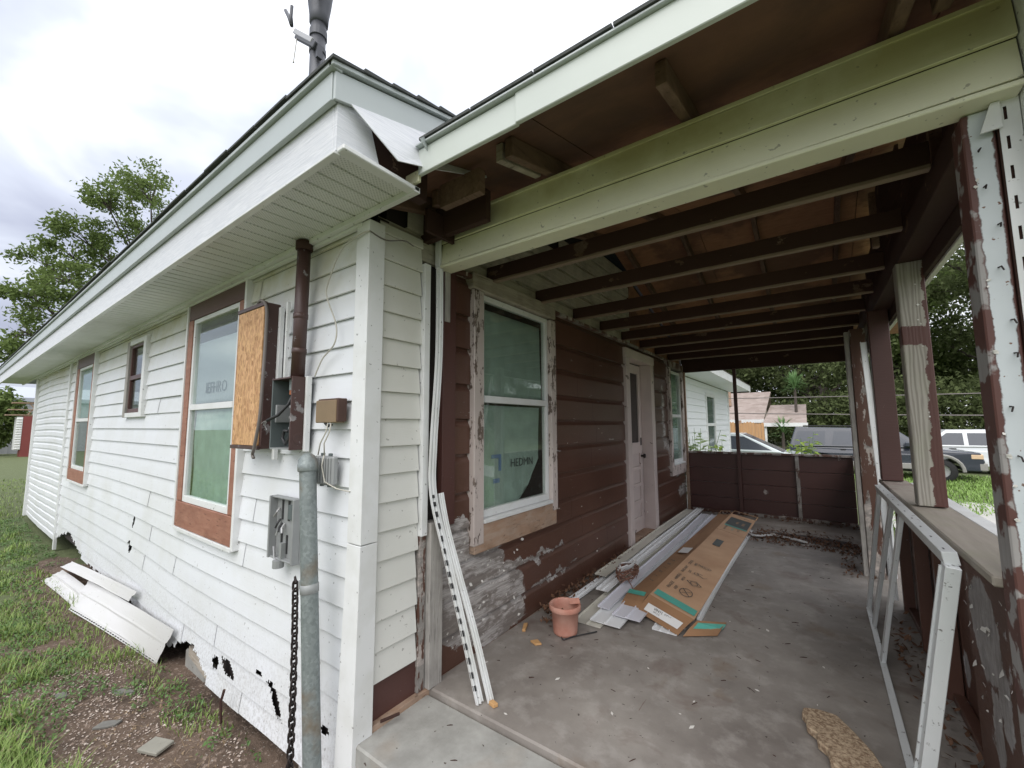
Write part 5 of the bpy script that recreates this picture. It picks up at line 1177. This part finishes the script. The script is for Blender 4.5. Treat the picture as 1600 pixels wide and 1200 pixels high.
npmesh('pebbles', v, f, M_gravel, label='small pale pebbles and shell bits scattered on the dirt', kind='stuff', cat='pebbles')
# lawn at the street side
N = 30000; x = rng.uniform(2.8, 11, N); y = rng.uniform(8, 22, N)
inside = (np.abs(y-(10.9+(x-4.1)*.42)) < 1.5) & (x > 3.0); sel = ~inside
blades('lawn', x[sel], y[sel], .10, .012, mat('bright_lawn_blades', lambda t: t.mix(t.noise(t.pos(), 1.3, 4), (.12, .22, .04), (.26, .40, .09)), rough=.6), 'bright green lawn between the path and the parked cars', .7)

# ================================================================ TREES AND PLANTS
def tree(name, label, base, height, spread, m, nleaf, leafsize, seed, group=None, trunk_r=.25, limbs=7, low=.3, droop=0, lean=(0, 0), tuft=.5):
    r = random.Random(seed); t = thing(name, label, 'tree', base, group); b = Vector((0, 0, 0)); tb = MB(); tips = []
    def grow(p, d, L, rad, lev):
        pts = [p]; q = p.copy(); dd_ = d.copy(); n = 4
        for i in range(n):
            dd_ = (dd_+Vector((r.uniform(-1, 1), r.uniform(-1, 1), r.uniform(-.5, .8)-droop))*.22).normalized(); q = q+dd_*L/n; pts.append(q.copy())
        tb.tube(pts, [rad*(1-.55*i/n) for i in range(n+1)], 6 if lev < 2 else 4, False)
        if lev >= 2: tips.append((pts[2], L*.35)); tips.append((pts[-1], L*.5))
        if lev == 3: return
        k = (limbs if lev == 0 else r.randint(3, 4))
        for j in range(k):
            s = (low+(1-low)*j/max(1, k-1)) if lev == 0 else r.uniform(.35, 1); i0 = min(int(s*n), n-1); pp_ = pts[i0].lerp(pts[i0+1], s*n-i0) if s < 1 else pts[-1]
            a = j*2.4+r.uniform(-.5, .5); tilt = r.uniform(.55, 1.15) if lev == 0 else r.uniform(.4, 1.0)
            side_ = Vector((math.cos(a), math.sin(a), 0)); nd = (dd_*math.cos(tilt)+side_*math.sin(tilt)*spread).normalized(); nd.z = max(nd.z, -.15)
            grow(pp_, nd, L*r.uniform(.48, .68)*(spread**.3), rad*.5*(1-.4*s), lev+1)
    grow(b, Vector((lean[0], lean[1], 1)).normalized(), height*.62, trunk_r, 0)
    tb.build('trunk', M_bark, t, smooth=True)
    P = np.array([tuple(q) for q, _ in tips]); S_ = np.array([s for _, s in tips]); idx = rng.integers(0, len(P), nleaf)
    c = P[idx]+rng.normal(size=(nleaf, 3))*(S_[idx]*tuft)[:, None]*np.array([1, 1, .7])
    zt = np.percentile(c[:, 2], 99.5); sc = height/zt
    v, f = leaves(c, leafsize, .4); npmesh('crown', v, f, m, t)
    t.scale = (sc, sc, sc); return t
def bush(name, label, base, rx, ry, rz_, m, n, ls, cat='shrub', group=None, stems=5):
    t = thing(name, label, cat, base, group); r = random.Random(int(base[0]*7)); sb = MB()
    ends = []
    for k in range(stems):
        a = r.uniform(0, 6.28); e_ = (rx*.7*math.cos(a)*r.random(), ry*.7*math.sin(a)*r.random(), rz_*r.uniform(1.2, 1.9)); sb.tube([(0, 0, -.05), (e_[0]*.4, e_[1]*.4, e_[2]*.5), e_], [.02, .014, .006], 5, False); ends.append(e_)
    sb.build('stem', M_bark, t)
    c = rng.normal(size=(n, 3)); c = unit(c)*rng.uniform(.35, 1, n)[:, None]**.6*np.array([rx, ry, rz_])+np.array([0, 0, rz_]); c += .25*min(rx, rz_)*np.array([[mnoise.noise((a[0]*2, a[1]*2, a[2]*2)) for _ in range(3)] for a in c])
    v, f = leaves(c, ls, .6); npmesh('foliage', v, f, m, t); return t
# behind the house, left
def cluster_tree(name, label, base, cl, m, leafsize, per):
    """tree whose twigs end in separate leaf clumps: cl = (x, y, z, radius) from the base"""
    t = thing(name, label, 'tree', base); tb = MB(); r = random.Random(8); hub = [Vector((0, 0, 2.2)), Vector((.1, -.2, 4.4)), Vector((.1, -.1, 6.0)), Vector((.2, .3, 7.2))]
    tb.tube([(0, 0, -.1)]+hub, [.24, .20, .15, .09, .05], 8, False); pts = []
    for x, y, z, rad in cl:
        c = Vector((x, y, z)); h = min(hub, key=lambda q: (q-c).length+max(0, q.z-c.z+.8)*3); mid = h.lerp(c, .5)+Vector((0, 0, -.25))
        tb.tube(smooth_pts([h, mid, c], 4), [.06-.045*i/8 for i in range(9)], 5, False)
        for k in range(9):
            d = Vector((r.gauss(0, 1), r.gauss(0, 1), r.gauss(0, .7))).normalized()*rad*r.uniform(.5, 1.15); e_ = c+d; tb.tube([c.lerp(mid, .2), c+d*.5+Vector((0, 0, .05)), e_], [.014, .009, .004], 4, False)
            n = int(per*r.uniform(.5, 1.3)*rad); pts.append(np.array(e_)+rng.normal(size=(n, 3))*rad*np.array([.23, .23, .17]))
    tb.build('trunk', M_bark, t, smooth=True); v, f = leaves(np.vstack(pts), leafsize, .4); npmesh('crown', v, f, m, t); return t
cluster_tree('broadleaf_tree', 'airy green tree rising above the eave behind the house', (-17.5, 4.0, -.6), [(-0.95, -0.47, 10.97, 0.84), (0.9, -1.29, 9.35, 0.63), (0.69, -0.16, 10.3, 0.8), (-0.64, 0.59, 10.33, 0.62), (-0.01, -1.6, 8.18, 0.74), (-0.13, -1.87, 7.68, 0.63), (0.39, -0.78, 8.95, 0.77), (0.75, -0.24, 8.59, 0.67), (-1.06, -0.79, 8.16, 0.65), (-1.23, -2.42, 7.55, 0.59), (0.87, -2.11, 6.63, 0.74), (-0.17, -1.33, 6.76, 0.9), (0.68, -2.75, 5.99, 0.6), (-1.29, -2.01, 5.8, 0.82), (-0.14, -2.73, 4.96, 0.55), (0.58, -1.23, 5.88, 0.88), (-0.71, -2.84, 4.41, 0.43), (1.16, -1.68, 4.87, 0.74), (1.04, -2.51, 5.7, 0.56), (-1.22, -0.2, 7.66, 0.72), (-1.23, 0.65, 9.22, 0.63), (0, 1.2, 8.4, .9), (.4, 1.8, 7.2, .9), (-.3, .6, 6.6, .9), (.2, 0, 5.2, .9)], M_leafB, .072, 150)
bush('shrub_tree', 'small green tree in front of the grey metal building at the far left', (-43.5, 1.9, -.3), 1.0, 2.0, 2.3, M_leafB, 7000, .16, stems=9)
# street side
OG = 'large oaks across the street'
specs = [((-6, 47, -.6), 16, 1.25, 1, M_leafA, 'spreading dark oak left of the yucca across the street'), ((2, 40, -.6), 15, 1.2, 2, M_leafA, 'large oak with heavy leaning limbs behind the carport'), ((8.5, 44, -.6), 15, 1.1, 3, M_leafB, 'brighter green oak behind the black vehicle'),
         ((16, 42, -.6), 19, 1.15, 4, M_leafA, 'tallest oak seen between the porch posts'), ((25, 43, -.6), 17, 1.1, 8, M_leafA, 'oak at the right behind the nearest post'), ((34, 46, -.6), 18, 1.1, 9, M_leafB, 'oak farthest to the right')]
for b, h, s, sd, m, lb in specs: tree('oak_tree', lb, b, h, s, m, 40000, .17, sd, OG, .45, 9, .18, .05, tuft=.62)
bush('hedge', 'dense dark green hedge behind the parked cars', (12, 36, -.6), 14, 2.5, 2.4, M_leafA, 34000, .15, 'hedge', stems=14)
bush('hedge', 'dark undergrowth behind the pink roofed house', (-6, 44, -.6), 10, 2.5, 2.3, M_leafA, 20000, .15, 'hedge', stems=10)
N = 110000; a = rng.uniform(-1, 1, N); hh = 7.5+3.5*fbm(a*6, a*0, 1, 77); z_ = rng.uniform(0, 1, N)**.7*hh
cl = fbm(a*28, z_*.55, 1, 13); v, f = leaves(np.column_stack([10+a*62+.6*fbm(z_, a*30, 1, 5), 56+rng.uniform(-1, 1, N)-3*np.sin(z_/hh*3.1)-3.2*cl, z_-.6]), .27, .4); npmesh('distant_wood', v, f, M_leafA, label='distant dark green wood behind the oaks', kind='stuff', cat='wood')
# yucca
def yucca(base, h, r_, n, label, trunk=True):
    t = thing('yucca', label, 'yucca', base, 'yucca plants behind the carport'); mb = MB(); r = random.Random(4)
    if trunk: MB().tube([(0, 0, 0), (0.05, 0, h)], [.10, .07], 8).build('trunk', M_bark, t)
    for k in range(n):
        a = r.uniform(0, 6.28); e_ = r.uniform(-.25, 1.5); d = Vector((math.cos(a)*math.cos(e_), math.sin(a)*math.cos(e_), math.sin(e_))); s = d.cross(Vector((0, 0, 1))).normalized()*.035
        c_ = Vector((0.05, 0, h-.3+.6*r.random())); L = r_*r.uniform(.75, 1.1); mb.add([c_-s*.6, c_+s*.6, c_+d*L*.5+s, c_+d*L*.5-s], [(0, 1, 2, 3)]); mb.add([c_+d*L*.5-s, c_+d*L*.5+s, c_+d*L-Vector((0, 0, L*.08))], [(0, 1, 2)])
    mb.build('leaf_rosette', M_yucca, t)
yucca((.9, 31.5, -.6), 4.3, 1.0, 170, 'tall spiky yucca showing above the carport roof'); yucca((.2, 30.0, -.6), 1.55, .9, 90, 'lower yucca seen under the carport roof')
# plants close behind the end wall and outside the railing
def leafy_plant(base, h, n, m, label, ls=.09, group=None, spread=.25):
    t = thing('leafy_plant', label, 'plant', base, group); r = random.Random(int(base[0]*31+base[1]*7)); sb = MB(); lb = MB()
    for s in range(n):
        a = r.uniform(0, 6.28); tip = Vector((spread*math.cos(a)*r.random()*2, spread*math.sin(a)*r.random()*2, h*r.uniform(.7, 1))); sb.tube([(0, 0, -.05), tip*.5+Vector((0, 0, .05)), tip], [.012, .008, .004], 5, False)
        for k in range(12):
            f_s = .35+.65*k/12; p = Vector((tip.x*f_s, tip.y*f_s, tip.z*f_s)); b = r.uniform(0, 6.28); d = Vector((math.cos(b), math.sin(b), r.uniform(-.5, .35))).normalized(); L = ls*r.uniform(.7, 1.3); w = d.cross(Vector((0, 0, 1))).normalized()*L*.22
            lb.add([p, p+d*L*.5+w+Vector((0, 0, L*.06)), p+d*L-Vector((0, 0, L*.15)), p+d*L*.5-w+Vector((0, 0, L*.06))], [(0, 1, 2, 3)])
    sb.build('stem', M_weed, t); lb.build('leaves', m, t); return t
leafy_plant((-.30, 9.6, -.55), 1.98, 12, M_leafD, 'pale leafed plant in front of the neighbouring white wall, left one', .24); leafy_plant((.25, 9.7, -.55), 1.72, 9, M_leafC, 'smaller yellow green plant just over the end wall sill', .2)
leafy_plant((1.45, 15.0, -.55), 1.80, 12, M_leafC, 'yellow green bush left of the black vehicle', .22, None, .3)
for i, (x, y, h, lb) in enumerate(((3.25, 4.9, .95, 'leafy green stalk outside the railing closest to the grainy post'), (3.5, 4.2, 1.15, 'tall arching green plant outside the railing'), (3.85, 5.2, 1.35, 'green plant farther out beside the path'), (3.2, 3.4, .9, 'low green plant just outside the mossy sill'), (4.3, 6.2, 1.55, 'tall green plant in front of the white vehicle'))):
    leafy_plant((x, y, -.5), h+.3, 9, M_leafB, lb, .16, None, .35)

# ================================================================ NEIGHBOURS, VEHICLES, BACKGROUND
nh = thing('neighbour_house', 'white sided neighbouring house with a tall narrow window seen past the porch end', 'house')
nw = MB().box(-8, -.66, 8.9, 16.2, -.7, 2.52).build('side_wall', M_house2, nh)
for k in range(19):
    z0 = -.65+.168*k
    lap_course(nw, 'siding_panel', M_house2, (-.64, 0, 0), (0, 1, 0), (1, 0, 0), 8.9, 16.2, z0, .168, [(0, 0), (-.002, .022), (1, .004)], ((12.45, 13.75, .55, 2.28),), 2, ztop=2.52)
w = box('window', M_black, nh, -.655, -.645, 12.5, 13.7, .6, 2.22, 0)
box('window_frame', M_trim, w, -.64, -.60, 12.45, 12.55, .55, 2.27); box('window_frame', M_trim, w, -.64, -.60, 13.65, 13.75, .55, 2.27); box('window_frame', M_trim, w, -.64, -.60, 12.56, 13.64, 2.17, 2.27); box('window_frame', M_trim, w, -.64, -.60, 12.56, 13.64, 1.34, 1.42); box('window_frame', M_trim, w, -.64, -.60, 12.56, 13.64, .55, .64)
MB().box(-.643, -.630, 12.56, 13.64, .65, 2.16).build('pane', mat('green_grey_pane', flat((.10, .14, .13), .1), rough=.1), w)
box('corner_post', M_trim, nh, -.70, -.60, 16.14, 16.27, -.7, 2.5); box('soffit', M_house2, nh, -.64, .0, 8.6, 16.8, 2.54, 2.57); box('fascia', M_trim, nh, .0, .03, 8.6, 16.8, 2.52, 2.72)
MB().prism([(.05, 8.5, 2.73), (-4.5, 8.5, 4.2), (-9, 8.5, 2.73)], (0, 8.4, 0)).build('roof', M_pinkroof, nh)
# pink roofed house with carport
ph = thing('bungalow', 'small beige house with pinkish shingle roof and open carport beyond the cars', 'house')
MB().box(-9, -1.1, 31, 36, -.7, 1.7).build('wall', M_tanwall, ph)
MB().prism([(-9.5, 30.4, 1.62), (-.75, 30.4, 1.62), (-.5, 33.4, 3.5), (-9.5, 33.4, 3.5)], (0, .1, .08)).build('roof', M_pinkroof, ph)
MB().prism([(-9.5, 36.5, 1.62), (-.75, 36.5, 1.62), (-.5, 33.5, 3.5), (-9.5, 33.5, 3.5)], (0, .1, .08)).build('roof', M_pinkroof, ph)
MB().box(-9.5, -.72, 30.3, 30.4, 1.45, 1.66).build('fascia', M_trim, ph); MB().prism([(-.9, 30.9, 1.65), (-.9, 33.45, 3.45), (-.9, 36, 1.65)], (-.1, 0, 0)).build('gable', M_tanwall, ph)
MB().prism([(-.75, 29.9, 1.40), (1.45, 29.9, 1.40), (1.45, 32.6, 2.55), (-.5, 32.6, 2.55)], (0, .1, .07)).build('carport_roof', M_pinkroof, ph); MB().box(-.8, 1.5, 29.8, 29.9, 1.22, 1.44).build('carport_fascia', M_trim, ph)
for x in (-.7, 1.0): MB().box(x, x+.12, 29.95, 30.07, -.7, 1.39).build('carport_post', M_trim, ph)
MB().tube([(-2.8, 31.9, 2.6), (-2.8, 31.9, 4.2)], .09, 8).build('vent_pipe', M_rawY, ph); MB().box(-4, -2.9, 30.94, 30.99, .2, 1.2).build('window', M_cglass, ph)
MB().box(-1.08, -1.04, 31.4, 32.3, -.6, 1.4).build('door', M_trim, ph)
fn_ = thing('wooden_fence', 'new orange cedar picket fence in front of the beige house', 'fence')
for k in range(26):
    x = -4.5+.152*k; MB().prism([(x, 28, -.7), (x+.14, 28, -.7), (x+.14, 28, 1.42+.05*math.sin(k)), (x+.07, 28, 1.48+.05*math.sin(k)), (x, 28, 1.42+.05*math.sin(k))], (0, .025, 0)).build('picket', M_fence, fn_)
for z in (-.2, .6): MB().box(-4.5, -.6, 28.03, 28.08, z, z+.09).build('rail', M_fence, fn_)
MB().tube([(-1.8, 28.3, -.7), (-1.8, 28.3, 1.6)], .07, 8).build('utility_stub', M_rawY, None, 'short brown post behind the cedar fence', 'post')
for i, (a, b, s_, lb) in enumerate((((-8, 24, 2.9), (40, 27, 3.3), .5, 'upper overhead wire crossing in front of the oaks'), ((-8, 24, 2.2), (40, 27, 1.7), .4, 'lower overhead wire crossing in front of the oaks'))):
    a, b = Vector(a), Vector(b); P = [a.lerp(b, k/24)-Vector((0, 0, s_*4*(k/24)*(1-k/24))) for k in range(25)]
    MB().tube(P, .022, 5).build('overhead_wire', M_gcable, None, lb, 'wire')
# ---- vehicles
def vehicle(name, label, cat, loc, rot, L, Wd, lower, green, wins, paint, wheels, wr, wx=None, low_y=None, cladding=None):
    t = thing(name, label, cat, loc); t.rotation_euler = (0, 0, rot); hw = Wd/2
    def loft(poly, ins_top, z_ref, nm, m):
        mb = MB(); n = len(poly); zm = max(z for _, z in poly); zl = min(z for _, z in poly)
        def off(z): return hw-ins_top*max(0, (z-zl)/(zm-zl)) if ins_top else hw-(.05 if z > zm-.08 else 0)
        for s in (-1, 1): mb.v += [(x, s*off(z), z) for x, z in poly]
        mb.f = [tuple(range(n)), tuple(range(n, 2*n))[::-1]]+[(i, n+i, n+(i+1) % n, (i+1) % n) for i in range(n)]
        return mb.build(nm, m, t, bevel=.03)
    # wheel arches are cut into the lower outline
    poly = []; zb = lower[0][1]
    for wxi in sorted(wheels):
        poly += [(wxi-wr*1.22, zb)]+[(wxi-wr*1.22*math.cos(q), max(zb, wr+wr*1.22*math.sin(q))) for q in [math.pi*k/8 for k in range(1, 8)]]+[(wxi+wr*1.22, zb)]
    poly = [lower[0]]+poly+lower[1:]
    body = loft(poly, 0, 0, 'body', paint)
    zg0, zg1 = min(z for _, z in green), max(z for _, z in green); gi = .18
    loft(green, gi, 0, 'cabin', paint)
    for w_p in wins:
        for s in (-1, 1):
            MB().prism([(x, s*(hw-gi*(z-zg0)/(zg1-zg0)+.004), z) for x, z in w_p], (0, -s*.02, 0)).build('side_window', M_cglass, t)
    for wxi in wheels:
        for s in (-1, 1):
            y = s*(hw-.12); wl = MB(); prof = [(wr*.55, -.11), (wr*.92, -.11), (wr, -.08), (wr, .08), (wr*.92, .11), (wr*.55, .11)]
            wl.lathe(prof, (0, 0, 0), 20); o = wl.build('wheel', M_tyre, t, smooth=True); o.matrix_local = Matrix.Translation((wxi, y, wr)) @ Matrix.Rotation(R_(90), 4, 'X')
            rm = MB().lathe([(0, .02), (wr*.2, .04), (wr*.56, .05), (wr*.58, -.05), (0, -.06)], (0, 0, 0), 12); r_o = rm.build('rim', M_rim, o)
    return t
# black SUV, nose to +x
sl_ = [(-2.60, .42), (2.55, .42), (2.62, .75), (2.55, 1.02), (1.25, 1.14), (-2.58, 1.12), (-2.64, .8)]
sg = [(-2.58, 1.11), (1.30, 1.13), (.55, 1.80), (-2.35, 1.86)]
swn = [[(-2.42, 1.20), (-1.45, 1.20), (-1.42, 1.70), (-2.28, 1.70)], [(-1.25, 1.20), (-.22, 1.20), (-.22, 1.70), (-1.15, 1.70)], [(-.08, 1.20), (1.02, 1.20), (.50, 1.70), (-.08, 1.70)]]
suv = vehicle('parked_suv', 'slate black sport utility vehicle with tan lower trim parked across the lawn', 'car', (3.52, 20.75, -.60), 0, 5.2, 2.0, sl_, sg, swn, M_blackpaint, (-1.55, 1.62), .39)
MB().box(2.45, 2.68, -1.0, 1.0, .42, .72).build('front_bumper', M_tan, suv, bevel=.05); MB().box(-2.7, -2.5, -.98, .98, .42, .72).build('rear_bumper', M_tan, suv, bevel=.05)
MB().box(-.95, 1.05, -1.02, -.98, .42, .62).build('side_cladding', M_tan, suv, bevel=.02)
ar = MB(); P = [(1.62+.52*math.cos(q), -1.005, .39+.52*math.sin(q)) for q in [math.pi*k/12 for k in range(13)]]; ar.tube(P, .05, 6).build('wheel_arch_trim', M_tan, suv)
MB().box(2.30, 2.60, -1.008, -.6, .80, .98).build('headlight', M_lamp, suv, bevel=.03); MB().box(2.6, 2.645, -.55, .55, .78, .98).build('grille', M_tyre, suv, bevel=.01)
for y in (-.72, .72): MB().tube([(-2.1, y, 1.90), (.3, y, 1.88)], .02, 6).build('roof_rail', M_tyre, suv)
for x in (-1.0, .1): MB().box(x, x+.16, -1.02, -1.0, 1.02, 1.06).build('door_handle', M_tyre, suv)
MB().box(.75, .95, -1.22, -1.0, 1.18, 1.34).build('mirror', M_blackpaint, suv, bevel=.03)
# white wagon behind, nose to -x
sl2 = [(-2.5, .35), (2.45, .35), (2.52, .8), (2.40, 1.10), (-1.3, 1.06), (-2.4, .92), (-2.5, .7)]
sg2 = [(-1.35, 1.05), (2.42, 1.09), (1.85, 1.74), (-.55, 1.72)]
sw2 = [[(-1.05, 1.14), (-.12, 1.14), (-.12, 1.60), (-.55, 1.60)], [(0, 1.14), (.95, 1.14), (.95, 1.60), (0, 1.60)], [(1.08, 1.14), (2.18, 1.14), (1.78, 1.60), (1.08, 1.60)]]
wg = vehicle('parked_wagon', 'white sport utility vehicle parked behind the slate black one', 'car', (6.5, 24.0, -.60), 0, 5, 1.9, sl2, sg2, sw2, M_whitepaint, (-1.5, 1.5), .36)
for y in (-.97,): MB().box(2.40, 2.55, -.97, -.75, .80, 1.05).build('tail_lamp', M_rlamp, wg, bevel=.02)
for x in (.55, -.55): MB().box(x, x+.2, -.965, -.95, .98, 1.02).build('door_handle', M_tyre, wg)
# silver car beside the neighbour house, nose to +x
sl3 = [(-2.6, .35), (1.7, .35), (1.78, .62), (1.62, .84), (1.0, .95), (.35, 1.02), (-2.6, 1.02)]
sg3 = [(-2.6, 1.0), (.65, .97), (-.65, 1.63), (-2.6, 1.68)]
sw3 = [[(-2.3, 1.07), (-1.1, 1.07), (-1.1, 1.54), (-2.3, 1.56)], [(-1.0, 1.07), (.30, 1.05), (-.55, 1.52), (-1.0, 1.54)]]
cv = vehicle('parked_car', 'silver white car with sloping windscreen beside the neighbouring house', 'car', (.25, 17.9, -.58), 0, 4.4, 1.85, sl3, sg3, sw3, M_silver, (-1.8, .95), .33)
MB().prism([(.62, -.70, .985), (.62, .70, .985), (-.60, .62, 1.60), (-.60, -.62, 1.60)], (.01, 0, .012)).build('windscreen', M_cglass, cv)
# ---- far left
rs = thing('red_tower', 'narrow red wooden tower with a white edge and lattice top beyond the house end', 'tower', (-41, 3.5, -.62))
MB().box(-.6, .6, -.15, 1.2, 0, 2.75).build('body', M_redshed, rs); MB().box(-.62, .62, -.42, -.16, .55, 2.7).build('white_edge', M_trim, rs)
for k in range(13): MB().box(.60, .66, -.44, -.16, .58+.16*k, .68+.16*k).build('scallop', M_label, rs, bevel=.03)
for z in (2.8, 3.15, 3.6): MB().box(-.5, .5, -.9+(z-2.8)*.3, 1.2, z, z+.06).build('rung', M_rawY, rs)
MB().beam((.4, 0, 2.8), (.4, .5, 3.6), .06, .06, (1, 0, 0)).beam((.4, .6, 2.8), (.4, .1, 3.6), .06, .06, (1, 0, 0)).build('brace', M_rawY, rs)
gb = thing('metal_building', 'pale grey metal building at the far left', 'building')
MB().box(-52, -46, -10, 14, -.7, 3.3).build('wall', M_greymetal, gb); MB().prism([(-45.8, -10.2, 3.3), (-52.2, -10.2, 3.3), (-52.2, -10.2, 3.9), (-49, -10.2, 4.6), (-45.8, -10.2, 3.6)], (0, 24.4, 0)).build('roof', mat('bluish_metal_roof', flat((.45, .48, .54), .05, 1), rough=.5), gb)
